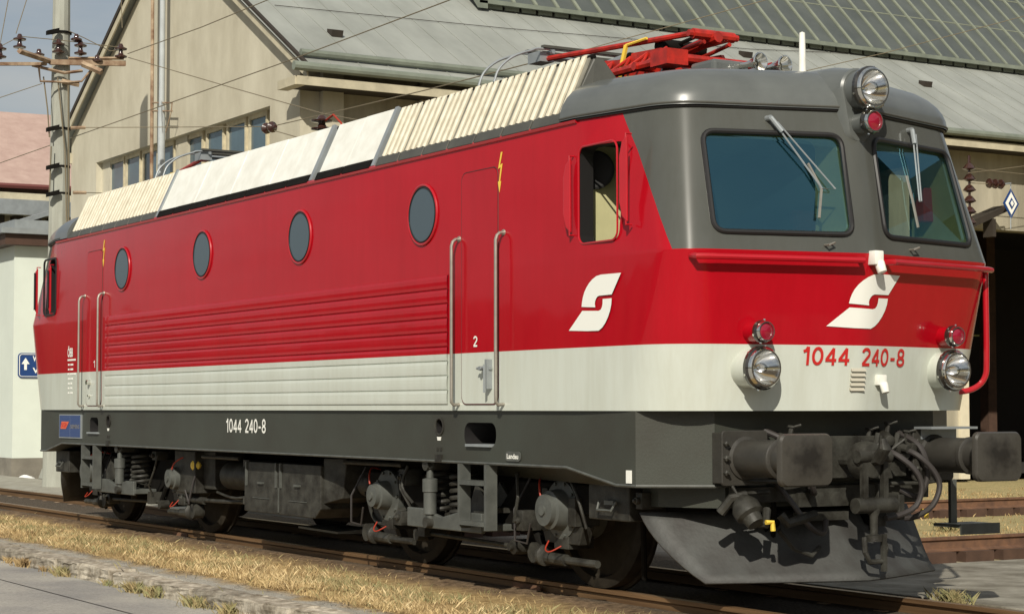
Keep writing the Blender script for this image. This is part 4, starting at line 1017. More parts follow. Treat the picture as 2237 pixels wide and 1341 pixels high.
def panto(xk, sgn, name):
    """folded single arm collector; knee at xk, head behind it by ~3 m; sgn=+1 knee to the front"""
    t_ = MB()
    def q(dx, y, z): return (xk+sgn*dx, y, z)
    # base frame
    for y in (-.45, .45): t_.tube([q(-1.9, y, 4.10), q(.05, y, 4.10)], .035, 8)
    for dx in (-1.75, -.5, 0): t_.tube([q(dx, -.5, 4.10), q(dx, .5, 4.10)], .035, 8)
    t_.box(min(xk-sgn*.1, xk+sgn*.12), max(xk-sgn*.1, xk+sgn*.12), -.62, -.42, 4.02, 4.14)
    fr = t_.build(name, 'panto_red', loco)
    b = MB()
    for (dx, y) in ((-1.75, -.45), (-1.75, .45), (-.1, -.45), (-.1, .45)): b.lathe(q(dx, y, 3.84), (0, 0, 1), [(-.14, .05), (0, .04), (.03, .07), (.06, .045), (.09, .075), (.12, .045), (.15, .075), (.2, .045), (.25, .03)], 12)
    b.build('insulator', 'insul', fr)
    b = MB(); b.tube([q(-1.55, 0, 4.15), q(-.05, 0, 4.31)], .045, 10); b.build('lower_arm', 'panto_red', fr)
    b = MB(); b.tube([q(-.12, -.20, 4.33), q(-.12, .20, 4.33)], .042, 10); b.tube([q(-.12, -.24, 4.33), q(-.12, .24, 4.33)], .028, 8)
    for y in (-.20, .20): b.tube([q(-.12, y, 4.33), q(-1.95, y*2.1, 4.39)], .024, 8)
    b.tube([q(-1.5, -.2, 4.14), q(-.1, -.1, 4.27)], .018, 8); b.tube([q(-1.3, .2, 4.14), q(-.1, .15, 4.27)], .018, 8)
    b.build('upper_arm', 'panto_red', fr)
    b = MB(); b.tube([q(-1.5, -.12, 4.20), q(-.2, -.03, 4.36)], .016, 6); b.tube([q(-1.7, .1, 4.30), q(-.6, .12, 4.33)], .02, 6); b.lathe(q(-.55, -.22, 4.30), (0, 1, 0), [(0, .06), (.44, .06)], 12); b.lathe(q(-1.0, -.2, 4.27), (0, 1, 0), [(0, .05), (.4, .05)], 10); b.build('damping_rod', 'dirty', fr)
    b = MB()
    for k in range(6): b.tube([q(-1.7+k*.25, -.46, 4.10), q(-1.58+k*.25, -.30, 4.24), q(-1.46+k*.25, -.46, 4.10)], .014, 6)
    b.build('lattice', 'panto_red', fr)
    b = MB()
    for y in (-.3, .3):
        b.prism([q(-1.75, y-.01, 4.03), q(-1.05, y-.01, 4.03), q(-.95, y-.01, 4.24), q(-1.3, y-.01, 4.28), q(-1.6, y-.01, 4.24)], (0, .03, 0))
        b.prism([q(-.95, y-.01, 4.03), q(-.25, y-.01, 4.03), q(-.4, y-.01, 4.25), q(-.8, y-.01, 4.27)], (0, .03, 0))
    b.tube([q(-1.3, -.32, 4.22), q(-1.3, .32, 4.22)], .05, 8); b.tube([q(-.7, -.32, 4.2), q(-.7, .32, 4.2)], .04, 8); b.build('pivot_bracket', 'panto_red', fr)
    b = MB(); b.tube([q(-1.7, -.12, 4.26), q(-1.1, -.12, 4.30)], .045, 10); b.tube([q(-1.7, .12, 4.26), q(-1.1, .12, 4.30)], .045, 10); b.build('lift_spring', 'steel', fr)
    b = MB(); b.tube([q(-.95, -.33, 4.10), q(-.85, -.33, 4.34)], .022, 6); b.tube([q(-.85, -.33, 4.34), q(-.6, -.30, 4.36)], .012, 6); b.build('yellow_lever', 'yellow', fr)
    for dx in (-1.86, -2.12):
        b = MB(); b.tube(smooth([q(dx, -.98, 4.13), q(dx, -.93, 4.25), q(dx, -.80, 4.36), q(dx, -.62, 4.43), q(dx, -.45, 4.46), q(dx, .45, 4.46), q(dx, .62, 4.43), q(dx, .80, 4.36), q(dx, .93, 4.25), q(dx, .98, 4.13)]), .011, 8)
        b.build('horn_bow', 'steel', fr)
        b = MB(); b.box(min(q(dx-.025, 0, 0)[0], q(dx+.025, 0, 0)[0]), max(q(dx-.025, 0, 0)[0], q(dx+.025, 0, 0)[0]), -.5, .5, 4.467, 4.49); b.build('contact_strip', 'darkgrey', fr)
    b = MB(); b.tube([q(-2.14, -.4, 4.44), q(-1.84, -.4, 4.44)], .02, 6); b.tube([q(-2.14, .4, 4.44), q(-1.84, .4, 4.44)], .02, 6); b.tube([q(-1.99, -.42, 4.41), q(-1.99, .42, 4.41)], .025, 6); b.box(min(q(-2.1,0,0)[0], q(-1.9,0,0)[0]), max(q(-2.1,0,0)[0], q(-1.9,0,0)[0]), -.50, -.36, 4.36, 4.45)
    b.build('head_frame', 'steel', fr)
panto(5.98, 1, 'pantograph')
panto(2*XC-5.98+.0, -1, 'pantograph')
b = MB(); insulator(b, (-1.29, 0, 4.45), (0, 0, 1), 4, .125, .36); b.lathe((-1.29, 0, 3.69), (0, 0, 1), [(0, .08), (.49, .08)], 12); b.build('roof_insulator', 'insul', loco)
b = MB(); b.tube([(-1.2, 0, 4.56), (-1.0, 0, 4.60), (-.8, 0, 4.48), (-.7, 0, 4.2)], .012, 6); b.build('roof_cable', 'redwire', loco)

# ---------------------------------------------------------------- underframe
def fz(x):
    ax = abs(x-XC)
    if ax < 5.85: return .955
    if ax < 6.5: return .955-(ax-5.85)/.65*.108
    return .847
plan = [(x, -1.47) for x in (5.85+XC, 6.5+XC, 6.84)]+[(6.88, -1.465), (7.20, -1.02)]
plan = [(XC, -1.47)]+plan
plan += [(x, -y) for x, y in plan[::-1]]
plan += [(2*XC-x, y) for x, y in plan[::-1]][1:-1]
b = MB(); n = len(plan)
b.add([(x, y, fz(x)) for x, y in plan]+[(x, y, 1.379) for x, y in plan], [tuple(range(n))[::-1], tuple(range(n, 2*n))]+[(k, (k+1) % n, n+(k+1) % n, n+k) for k in range(n)])
fr = b.build('underframe', ['frame', 'dirty'], loco)
cut = []
for (cx_, cz_, w_, h_, r_) in ((4.73, 1.19, .50, .19, .08), (-4.50, 1.195, .30, .19, .06)):
    b = MB(); b.prism([(x, -1.6, z) for x, z in rrect(cx_, cz_, w_, h_, r_)], (0, .45, 0)); cutter(b, 2)
for cx_ in (4.07, -3.98):
    b = MB(); b.lathe((cx_, -1.6, 1.25), (0, 1, 0), [(0, .062), (.35, .062)], 20); cutter(b, 2)
boolean(fr, cut)
b = MB()
for k in range(n):
    p, q = plan[k], plan[(k+1) % n]
    if p[1] < 0 and q[1] < 0 or (abs(p[0]-q[0]) < .01): b.tube([(p[0], p[1], fz(p[0])+.01), (q[0], q[1], fz(q[0])+.01)], .012, 6)
b.build('bottom_flange', 'bogie_light', loco)
for cx_ in (4.73, -4.50):
    b = MB(); b.box(cx_-.19, cx_+.19, -1.50, -1.30, 1.095, 1.115); b.build('step_tread', 'steel', loco)
for cx_ in (4.07, -3.98):
    b = MB(); b.tube([(cx_+.068*math.cos(a), -1.474, 1.25+.068*math.sin(a)) for a in [2*math.pi*k/24 for k in range(24)]], .010, 6, closed=True)
    b.box(cx_-.04, cx_-.015, -1.478, -1.46, 1.05, 1.08); b.box(cx_+.015, cx_+.04, -1.478, -1.46, 1.05, 1.08); b.box(cx_-.05, cx_+.05, -1.49, -1.47, .96, 1.02)
    b.build('jacking_point', 'frame2', loco)
    b = MB(); b.prism([(cx_-.035, -1.474, 1.165), (cx_+.035, -1.474, 1.165), (cx_+.025, -1.474, 1.135), (cx_-.025, -1.474, 1.135)], (0, -.003, 0)); b.build('jacking_mark', 'whitepaint', loco)
digits('1044 240-8', -.43, .57, 1.155, 1.295, lambda a, c: (a, -1.4735, c), 'side_number', 'whitepaint', loco, .15)
b = MB(); b.prism([(x, -1.474, z) for x, z in rrect(5.25, 1.03, .22, .075, .03)], (0, -.008, 0)); pl_ = b.build('name_plate', 'bogie_light', loco)
text_obj('Landau', 5.165, 5.335, 1.010, 1.050, lambda a, c: (a, -1.4845, c), 'lettering', 'whitepaint', pl_, .03)
b = MB(); b.box(6.78, 6.84, -1.479, -1.47, .875, .965); b.build('small_label', 'whitepaint', loco)
b = MB(); b.box(-5.78, -4.93, -1.485, -1.47, 1.03, 1.325); pl_ = b.build('builders_plate', 'steel', loco)
b = MB(); b.box(-5.76, -5.36, -1.488, -1.4851, 1.045, 1.312); b.box(-5.345, -4.97, -1.488, -1.4851, 1.045, 1.312); b.build('panel', 'plateblue', pl_)
b = MB(); b.prism([(-5.71, -1.4882, 1.145), (-5.50, -1.4882, 1.145), (-5.38, -1.4882, 1.235), (-5.67, -1.4882, 1.235)], (0, -.003, 0)); b.build('emblem', 'orange', pl_)
text_obj('SGP', -5.68, -5.46, 1.16, 1.22, lambda a, c: (a, -1.492, c), 'lettering', 'redletter', pl_, .03)
text_obj('SIEMENS', -5.33, -4.99, 1.15, 1.20, lambda a, c: (a, -1.4885, c), 'lettering', 'alu', pl_, .02)

# dark mass under the floor
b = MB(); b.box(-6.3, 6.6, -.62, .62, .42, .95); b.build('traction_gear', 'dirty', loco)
# wheels & axles
for xw in (5.4, 2.5, -2.5, -5.4):
    for sy in (-1, 1):
        b = MB(); y0 = sy*.69; b.lathe((xw, y0-.0, .625), (0, sy, 0), [(-.03, .655), (-.002, .655), (.0, .628), (.10, .622), (.11, .60), (.112, .54), (.06, .52), (.06, .20), (.14, .16), (.14, .001)], 48)
        b.build('wheel', mat('wheel_steel', (.034, .028, .020), .7, var=.5, vscale=8, spec=.2), loco)
    b = MB(); b.lathe((xw, -.7, .625), (0, 1, 0), [(0, .10), (1.4, .10)], 16); b.build('axle', 'dirty', loco)

def bogie(xc, m_):
    """m_=+1: outer axle towards +x"""
    def X(dx): return xc+m_*dx
    def bx(mb, a, c, y0, y1, z0, z1): mb.box(min(X(a), X(c)), max(X(a), X(c)), y0, y1, z0, z1)
    b = MB()
    b.prism([(X(-1.95), -1.12, .60), (X(-1.95), -1.12, .82), (X(-.75), -1.12, .82), (X(-.45), -1.12, .56), (X(.45), -1.12, .56), (X(.75), -1.12, .82), (X(1.95), -1.12, .82), (X(1.95), -1.12, .60), (X(1.0), -1.12, .58), (X(.62), -1.12, .40), (X(-.62), -1.12, .40), (X(-1.0), -1.12, .58)], (0, .22, 0))
    bg_ = b.build('bogie', 'dirty', loco, bevel=.01)
    b = MB(); bx(b, -.62, .68, -1.38, -1.05, .415, .47); b.prism([(X(-.60), -1.39, .40), (X(.66), -1.39, .40), (X(.66), -1.39, .56), (X(.30), -1.39, .56), (X(.0), -1.39, .50), (X(-.34), -1.39, .56), (X(-.60), -1.39, .56)], (0, .04, 0))
    b.build('spring_seat', 'bogie_light', bg_, bevel=.008)
    for dx in (-.36, .05):
        b = MB(); pts = []; N = 90
        for k in range(N+1): a = 2*math.pi*6.2*k/N; pts.append((X(dx)+.105*math.cos(a), -1.2+.105*math.sin(a), .50+.36*k/N))
        b.tube(pts, .021, 7); b.build('coil_spring', 'frame2', bg_)
    b = MB(); b.lathe((X(-.17), -1.40, .60), (0, 0, 1), [(-.14, .03), (-.09, .035), (-.08, .055), (.10, .055), (.105, .065), (.21, .065), (.22, .03), (.30, .03), (.30, .05), (.35, .05)], 16); b.build('damper', 'bogie_light', bg_)
    b = MB(); b.lathe((X(-.17), -1.42, .45), (0, 1, 0), [(-.03, .045), (.2, .045)], 14); b.lathe((X(-.17), -1.44, .93), (0, 1, 0), [(-.01, .05), (.2, .05)], 14); b.build('damper_eye', 'frame2', bg_)
    for s_ in (1, -1):          # axle boxes
        xx = X(1.45*s_); b = MB()
        r0 = .20 if s_ == 1 else .165
        b.lathe((xx, -.85, .62), (0, -1, 0), [(0, .23), (.14, .23), (.15, .20), (.22, .20), (.23, .225), (.29, .225), (.30, r0*.8), (.40, r0*.74), (.41, r0*.62), (.45, r0*.6), (.455, .04), (.47, .04)], 26)
        ab = b.build('axle_box', 'bogie_light', bg_)
        b = MB()
        for k in range(10): a = 2*math.pi*k/10; b.lathe((xx+.205*math.cos(a), -1.14, .62+.205*math.sin(a)), (0, -1, 0), [(0, .014), (.018, .014)], 6)
        b.build('cover_bolt', 'bogie_light', ab)
        b = MB(); b.box(xx-.10, xx+.10, -1.14, -.9, .32, .46); b.box(xx+s_*m_*.16, xx+s_*m_*.16+.10, -1.18, -.95, .50, .72); b.box(xx-s_*m_*.20-.08, xx-s_*m_*.20+.0, -1.14, -.95, .45, .78)
        b.prism([(xx-.24, -1.13, .36), (xx+.24, -1.13, .36), (xx+.30, -1.13, .50), (xx-.30, -1.13, .50)], (0, .1, 0)); b.build('guide', 'frame2', bg_, bevel=.006)
        b = MB(); b.tube([(xx-m_*.25, -1.12, .24), (xx+m_*.05, -1.12, .235)], .045, 10); b.tube([(xx+m_*.05, -1.12, .235), (xx+m_*.45, -1.10, .23)], .030, 10)
        b.lathe((xx-m_*.38, -1.16, .27), (0, 1, 0), [(0, .08), (.12, .08)], 14); b.lathe((xx-m_*.30, -1.12, .255), (m_, 0, 0), [(0, .05), (.02, .085), (.05, .085), (.07, .05)], 14)
        b.build('brake_cylinder', 'frame2', bg_)
        b = MB(); b.tube(smooth([(xx-m_*.30, -1.05, .84), (xx-m_*.22, -1.18, .86), (xx-m_*.12, -1.26, .80), (xx-m_*.07, -1.28, .72)]), .008, 6)
        b.tube(smooth([(xx-m_*.08, -1.2, .38), (xx-m_*.05, -1.25, .32), (xx+m_*.03, -1.26, .305), (xx+m_*.1, -1.2, .35)]), .006, 6)
        b.build('red_cable', 'redwire', bg_)
        b = MB(); b.tube([(xx-m_*.5, -1.1, .86), (xx-m_*.56, -1.22, .6), (xx-m_*.50, -1.25, .36), (xx-m_*.40, -1.2, .34), (xx-m_*.32, -1.22, .50)], .010, 6); b.build('hose', 'hose', bg_)
    b = MB(); b.prism([(X(.66), -1.30, .44), (X(.66), -1.30, .60), (X(.42), -1.30, .80), (X(.30), -1.30, .56)], (0, .03, 0)); b.prism([(X(.66), -1.08, .44), (X(.66), -1.08, .60), (X(.42), -1.08, .80), (X(.30), -1.08, .56)], (0, .03, 0)); b.box(min(X(.40), X(.66)), max(X(.40), X(.66)), -1.27, -1.08, .56, .60)
    b.build('gusset', 'frame2', bg_)
    b = MB(); bx(b, -.72, -.60, -1.22, -1.0, .30, .44); b.tube([(X(-.9), -1.15, .33), (X(.75), -1.15, .30)], .018, 8); b.tube([(X(-1.0), -1.25, .86), (X(-.95), -1.27, .70), (X(-.75), -1.26, .52), (X(-.72), -1.2, .40)], .012, 6); b.tube([(X(.9), -1.2, .88), (X(.98), -1.24, .7), (X(.92), -1.24, .5)], .014, 6)
    b.lathe((X(.82), -1.05, .30), (0, -1, 0), [(0, .06), (.14, .06), (.15, .03), (.18, .03)], 12); b.lathe((X(-.85), -1.05, .30), (0, -1, 0), [(0, .05), (.12, .05)], 12); b.build('brake_rigging', 'frame2', bg_)
    for dx in (-.9, .95):
        b = MB(); bx(b, dx-.12, dx+.12, -1.06, -.9, .28, .8); b.tube([(X(dx), -1.1, .5), (X(dx+.2), -1.1, .28)], .03, 8); b.build('brake_hanger', 'dirty', bg_)
    b = MB(); bx(b, 2.05, 2.58, -1.28, -.95, .585, .86); b.build('sand_box', 'frame2', bg_, bevel=.01)
    b = MB(); b.box(min(X(2.3), X(2.42)), max(X(2.3), X(2.42)), -1.31, -1.28, .70, .73); b.tube([(X(2.22), -1.30, .72), (X(2.24), -1.33, .66), (X(2.42), -1.33, .66), (X(2.44), -1.30, .72)], .010, 6); b.build('sand_box_handle', 'bogie_light', bg_)
    b = MB(); b.tube([(X(2.2), -.9, .6), (X(2.15), -.85, .3), (X(2.05), -.78, .12)], .022, 8); b.build('sand_pipe', 'dirty', bg_)
bogie(3.95, 1); bogie(-3.95, -1)
# step ladders
for (a, c) in ((4.44, 4.86), (-4.86, -4.44)):
    b = MB()
    for xx in (a, c): b.box(xx-.018, xx+.018, -1.50, -1.40, .44, .955)
    for zz in (.79, .47): b.box(a+.018, c-.018, -1.51, -1.38, zz, zz+.035)
    b.build('step_ladder', 'bogie_light', loco)
# underfloor equipment box
b = MB(); b.prism([(-.35, -1.30, .86), (1.45, -1.30, .86), (1.45, -1.30, .45), (1.33, -1.30, .36), (-.35, -1.30, .36)], (0, .9, 0)); eq = b.build('equipment_box', 'frame2', loco, bevel=.008)
b = MB(); b.hexa([(1.451, -1.27, .50), (1.72, -1.20, .56), (1.72, -.6, .56), (1.451, -.6, .50)], [(1.451, -1.27, .93), (1.80, -1.20, .93), (1.80, -.6, .93), (1.451, -.6, .93)]); b.build('side_box', 'frame2', eq, bevel=.008)
b = MB()
for xx in (-.28, .45, .56): b.box(xx-.012, xx+.012, -1.318, -1.30, .62, .86)
b.box(.505-.004, .505+.004, -1.312, -1.30, .38, .62)
b.build('clamp', 'bogie_light', eq)
b = MB()
for xx in (.08, .95): b.box(xx-.06, xx+.06, -1.325, -1.30, .645, .665); b.box(xx-.2, xx+.2, -1.31, -1.30, .50, .506)
b.build('latch', 'bogie_light', eq)
b = MB(); b.box(-.50, -.352, -1.25, -.9, .42, .5); b.box(-.50, -.352, -1.25, -.9, .8, .87); b.build('hinge', 'frame2', eq)
b = MB(); b.box(-2.55, -1.95, -1.20, -.75, .47, .93); b.box(-1.95, -1.62, -1.10, -.75, .52, .93); b.build('valve_box', 'frame2', loco, bevel=.01)
b = MB(); b.lathe((-2.0, -1.16, .775), (.6, -.8, 0), [(-.06, .03), (-.01, .065), (.03, .06), (.05, .03)], 14); b.build('yellow_cap', 'yellow', loco)
b = MB(); b.tube([(-2.4, -1.1, .39), (-1.6, -1.1, .40), (-.4, -1.1, .43)], .022, 8); b.tube([(-2.3, -1.1, .39), (-2.25, -1.12, .55), (-2.25, -1.12, .75)], .012, 6); b.lathe((-2.2, -1.1, .39), (1, 0, 0), [(0, .04), (.3, .04)], 12); b.build('air_pipe', 'frame2', loco)
b = MB(); b.hexa([(.2, -.95, .20), (1.1, -.95, .19), (1.2, -.6, .19), (.3, -.6, .20)], [(.2, -.95, .22), (1.1, -.95, .21), (1.2, -.6, .24), (.3, -.6, .24)]); b.build('deflector_plate', 'bogie_light', loco)
b = MB(); b.box(-.3, 2.0, -.85, .85, .3, .9); b.build('belly_box', 'dirty', loco)
for (x0, x1, y, z, r_) in ((-1.45, -.50, -.98, .68, .15), (1.86, 2.08, -1.02, .70, .12)):
    b = MB(); b.lathe((x0, y, z), (1, 0, 0), [(-.03, r_*.4), (0, r_*.85), (.03, r_), (x1-x0-.03, r_), (x1-x0, r_*.85), (x1-x0+.03, r_*.4)], 20); b.build('air_tank', 'frame2', loco)
for (pts, r_) in (([(-1.6, -1.25, .88), (-.6, -1.25, .88)], .02), ([(1.8, -1.22, .90), (2.9, -1.2, .90)], .02), ([(-1.5, -1.12, .50), (-.9, -1.16, .46), (-.42, -1.1, .52)], .014), ([(2.05, -1.1, .55), (2.3, -1.15, .38), (2.6, -1.1, .34)], .016), ([(5.6, -1.2, .88), (5.8, -1.25, .74), (5.85, -1.2, .5)], .013), ([(3.1, -1.25, .90), (3.05, -1.28, .72), (3.2, -1.25, .58)], .014)):
    b = MB(); b.tube(smooth(pts), r_, 8); b.build('air_pipe', 'frame2', loco)
for (xx, zz, w_, h_) in ((3.02, .80, .12, .14), (2.95, .45, .10, .10), (4.98, .52, .10, .16), (-3.05, .86, .12, .10), (6.62, .74, .08, .12)):
    b = MB(); b.box(xx-w_/2, xx+w_/2, -1.26, -1.08, zz-h_/2, zz+h_/2); b.lathe((xx, -1.26, zz), (0, -1, 0), [(0, .028), (.03, .028), (.031, .015), (.05, .015)], 8); b.build('junction_box', 'frame2', loco, bevel=.006)

def pad_mat(yc):
    m = mat('buffer_pad_paint', (.046, .042, .035), .45, bump=.1)
    n = m.node_tree.nodes; l = m.node_tree.links; p = n['Principled BSDF']; t = n.new('ShaderNodeTexCoord')
    q = n.new('ShaderNodeMapping'); q.inputs['Location'].default_value = (0, -yc*.8, -1.06); q.inputs['Scale'].default_value = (0, .8, 1); l.new(t.outputs['Object'], q.inputs[0])
    d = n.new('ShaderNodeVectorMath'); d.operation = 'LENGTH'; l.new(q.outputs[0], d.inputs[0])
    z = n.new('ShaderNodeTexNoise'); z.inputs['Scale'].default_value = 16; z.inputs['Detail'].default_value = 5; l.new(t.outputs['Object'], z.inputs['Vector'])
    a = n.new('ShaderNodeMath'); a.operation = 'MULTIPLY_ADD'; a.inputs[1].default_value = .22; l.new(z.outputs[0], a.inputs[0]); l.new(d.outputs['Value'], a.inputs[2])
    r = n.new('ShaderNodeValToRGB'); r.color_ramp.elements[0].position = .15; r.color_ramp.elements[1].position = .27
    r.color_ramp.elements[0].color = (.014, .012, .010, 1); r.color_ramp.elements[1].color = (.046, .042, .035, 1); l.new(a.outputs[0], r.inputs[0]); l.new(r.outputs[0], p.inputs['Base Color'])
    return m
# ---------------------------------------------------------------- ends: buffers, coupling, plough
for s in (1, -1):
    def X_(x): return x if s == 1 else 2*XC-x
    def bx(mb, a, c, y0, y1, z0, z1): mb.box(min(X_(a), X_(c)), max(X_(a), X_(c)), y0, y1, z0, z1)
    for y in (-.875, .875):
        b = MB(); b.lathe((X_(7.34), y, 1.055), (s, 0, 0), [(0, .15), (.03, .15), (.04, .128), (.37, .128), (.38, .135), (.41, .135), (.42, .118)], 28)
        bf = b.build('buffer', 'bufgrey', loco)
        b = MB(); b.lathe((X_(7.72), y, 1.055), (s, 0, 0), [(0, .108), (.27, .108)], 24); b.build('plunger', 'bufgrey', bf)
        b = MB(); pts = rrect(y, 1.055, .445, .35, .055)
        v0 = [(X_(7.975), a, c) for a, c in pts]; v1 = [(X_(8.005), a, c) for a, c in pts]
        v2 = [(X_(8.022), y+(a-y)*.955, 1.055+(c-1.055)*.945) for a, c in pts]; v3 = [(X_(8.034), y+(a-y)*.6, 1.055+(c-1.055)*.6) for a, c in pts]
        nn = len(pts); b.add(v0+v1+v2+v3, [(i*nn+k, i*nn+(k+1) % nn, (i+1)*nn+(k+1) % nn, (i+1)*nn+k) for i in range(3) for k in range(nn)], True)
        b.f.append(list(range(nn))[::-1]); b.sm.append(False); b.mi.append(0); b.f.append([3*nn+k for k in range(nn)]); b.sm.append(False); b.mi.append(0)
        pad = b.build('buffer_pad', pad_mat(y), bf)
        b = MB(); bb = rrect(y, 1.055, .40, .38, .03); b.prism([(X_(7.33), a, c) for a, c in bb], (s*.025, 0, 0)); b.box(min(X_(7.201), X_(7.329)), max(X_(7.201), X_(7.329)), y-.17, y+.17, .88, 1.23); b.build('base_plate', 'bufgrey', bf, bevel=.006)
        b = MB()
        for (dy, dz) in ((-.17, .10), (-.17, 0), (-.17, -.10), (.17, .1), (.17, 0), (.17, -.1)):
            b.lathe((X_(7.355), y+dy, 1.055+dz), (s, 0, 0), [(0, .022), (.025, .022), (.03, .012), (.05, .012)], 6, smooth=False)
        b.build('bolt', 'frame2', bf)
    # coupling
    b = MB(); b.box(min(X_(7.201), X_(7.36)), max(X_(7.201), X_(7.36)), -.32, .38, .90, 1.20)
    b.prism([(X_(7.38), .14, 1.17), (X_(7.38), .34, 1.17), (X_(7.38), .44, .89), (X_(7.38), .12, .89)], (s*.02, 0, 0)); b.build('draw_plate', 'frame2', loco, bevel=.006)
    b = MB(); b.tube([(X_(7.36), .0, 1.03), (X_(7.62), .0, 1.03), (X_(7.74), .0, 1.05), (X_(7.80), .0, 1.12), (X_(7.78), 0, 1.18)], [.05, .05, .05, .045, .025], 10)
    b.lathe((X_(7.50), -.015, 1.03), (s, .1, 0), [(0, .06), (.05, .13), (.12, .14), (.18, .12), (.2, .06)], 20); b.build('draw_hook', 'frame2', loco)
    b = MB()
    for y in (-.085, .10):
        b.box(min(X_(7.66), X_(7.70)), max(X_(7.66), X_(7.70)), y-.022, y+.022, .72, 1.09)
    b.lathe((X_(7.68), -.15, 1.06), (0, 1, 0), [(0, .045), (.30, .045)], 12); b.lathe((X_(7.68), -.17, .72), (0, 1, 0), [(0, .055), (.36, .055)], 12)
    b.lathe((X_(7.68), .0, .72), (0, 0, -1), [(0, .04), (.03, .05), (.08, .03), (.20, .028), (.21, .06), (.25, .06)], 12)
    b.tube([(X_(7.68), -.09, .50), (X_(7.70), -.10, .40), (X_(7.70), -.06, .33), (X_(7.70), .06, .33), (X_(7.70), .09, .42), (X_(7.68), .08, .50)], .020, 8)
    b.box(min(X_(7.69), X_(7.72)), max(X_(7.69), X_(7.72)), .05, .085, .26, .52)
    b.build('screw_coupling', 'frame2', loco)
    # air hoses and cocks
    for i, (y, yl) in enumerate(((.34, .30), (.53, .56))):
        b = MB(); pts = [(X_(7.42), y, 1.10), (X_(7.52), y+.03, 1.06), (X_(7.60), y+.12, .96), (X_(7.62), y+.17, .84), (X_(7.60), y+.13, .70), (X_(7.58), y-.02, .635), (X_(7.58), y-.14, .62)] if i == 0 else [(X_(7.42), y, 1.10), (X_(7.52), y+.03, 1.06), (X_(7.58), y+.12, .96), (X_(7.60), y+.17, .84), (X_(7.58), y+.12, .70), (X_(7.50), y+.04, .62), (X_(7.42), y, .60)]
        # smooth the path
        sp = []
        for k in range(len(pts)-1):
            p0, p1, p2, p3 = [Vector(pts[max(0, min(len(pts)-1, k+j))]) for j in (-1, 0, 1, 2)]
            for w in (0, .33, .66): sp.append(.5*((2*p1)+(p2-p0)*w+(2*p0-5*p1+4*p2-p3)*w*w+(3*p1-p0-3*p2+p3)*w**3))
        b.tube(sp+[Vector(pts[-1])], .021, 10); b.build('air_hose', 'hose', loco)
        b = MB(); b.lathe((X_(7.33), y-.04, 1.13), (s, .2, -.2), [(0, .035), (.06, .035), (.061, .05), (.09, .05), (.10, .03), (.15, .03)], 10); b.lathe((X_(7.40), y-.06, 1.16), (0, .3, 1), [(-.05, .02), (.06, .02)], 8); b.tube([(X_(7.40), y-.10, 1.10), (X_(7.44), y-.02, 1.17), (X_(7.44), y+.03, 1.10)], .012, 6)
        b.lathe((X_(7.36), y+.02, 1.06), (s, 0, 0), [(0, .03), (.04, .045), (.07, .03)], 8)
        b.build('air_cock', 'frame2', loco)
    b = MB()
    bx(b, 7.50, 7.54, .17, .24, .56, .86); bx(b, 7.50, 7.54, .36, .42, .60, .78); bx(b, 7.50, 7.53, .24, .36, .72, .78)
    b.build('hose_bracket', 'frame2', loco, bevel=.008)
    b = MB(); bx(b, 7.24, 7.30, -.36, .10, .70, .80); bx(b, 7.24, 7.30, -.36, .10, .60, .66); bx(b, 7.2, 7.27, -.9, .9, .74, .846); b.build('cross_beam', 'frame2', loco)
    # dangling heating coupler, left
    b = MB(); b.lathe((X_(7.38), -.93, .76), (s*.5, .1, -.6), [(-.06, .03), (0, .07), (.05, .10), (.12, .10), (.14, .07), (.20, .06)], 14); b.tube([(X_(7.33), -.98, .88), (X_(7.38), -.97, .81), (X_(7.42), -.72, .82)], .014, 6)
    b.tube([(X_(7.3), -1.05, .68), (X_(7.36), -1.00, .78), (X_(7.4), -.90, .80)], .035, 8); b.tube([(X_(7.44), -.9, .62), (X_(7.48), -.8, .60), (X_(7.42), -.74, .70)], .03, 8)
    b.tube([(X_(7.42), -.62, .66), (X_(7.45), -.58, .60), (X_(7.46), -.45, .63), (X_(7.40), -.3, .65)], .035, 8)
    b.tube([(X_(7.40), -.62, .55), (X_(7.42), -.50, .42), (X_(7.44), -.36, .37), (X_(7.40), -.26, .42)], .018, 8)
    b.build('heating_coupler', 'frame2', loco)
    b = MB(); b.tube([(X_(7.50), -.95, .71), (X_(7.50), -.88, .67)], .016, 6); b.tube([(X_(7.52), -.83, .62), (X_(7.53), -.78, .62), (X_(7.53), -.775, .56)], .018, 6)
    b.tube([(X_(7.45), .66, .655), (X_(7.46), .70, .655), (X_(7.46), .70, .60)], .016, 6); b.build('yellow_cock_handle', 'yellow', loco)
    for nm, pts, r_ in (('jumper_cable', [(7.25, -.62, 1.24), (7.42, -.52, 1.14), (7.46, -.40, .92), (7.40, -.30, .80), (7.28, -.24, .84)], .022),
                        ('jumper_cable', [(7.25, -.55, .90), (7.40, -.50, .74), (7.46, -.40, .58), (7.44, -.26, .52), (7.36, -.16, .60)], .020),
                        ('jumper_cable', [(7.25, .62, 1.22), (7.44, .66, 1.12), (7.48, .70, .92), (7.42, .66, .76), (7.30, .60, .80)], .022),
                        ('brake_pipe', [(7.22, -1.0, .93), (7.34, -.9, .90), (7.36, -.5, .885), (7.30, -.2, .88)], .014),
                        ('brake_pipe', [(7.22, .30, .86), (7.32, .5, .85), (7.34, .9, .86), (7.26, 1.0, .93)], .014)):
        b = MB(); b.tube(smooth([(X_(x), y, z) for x, y, z in pts], 5), r_, 8); b.build(nm, 'hose' if nm == 'jumper_cable' else 'frame2', loco)
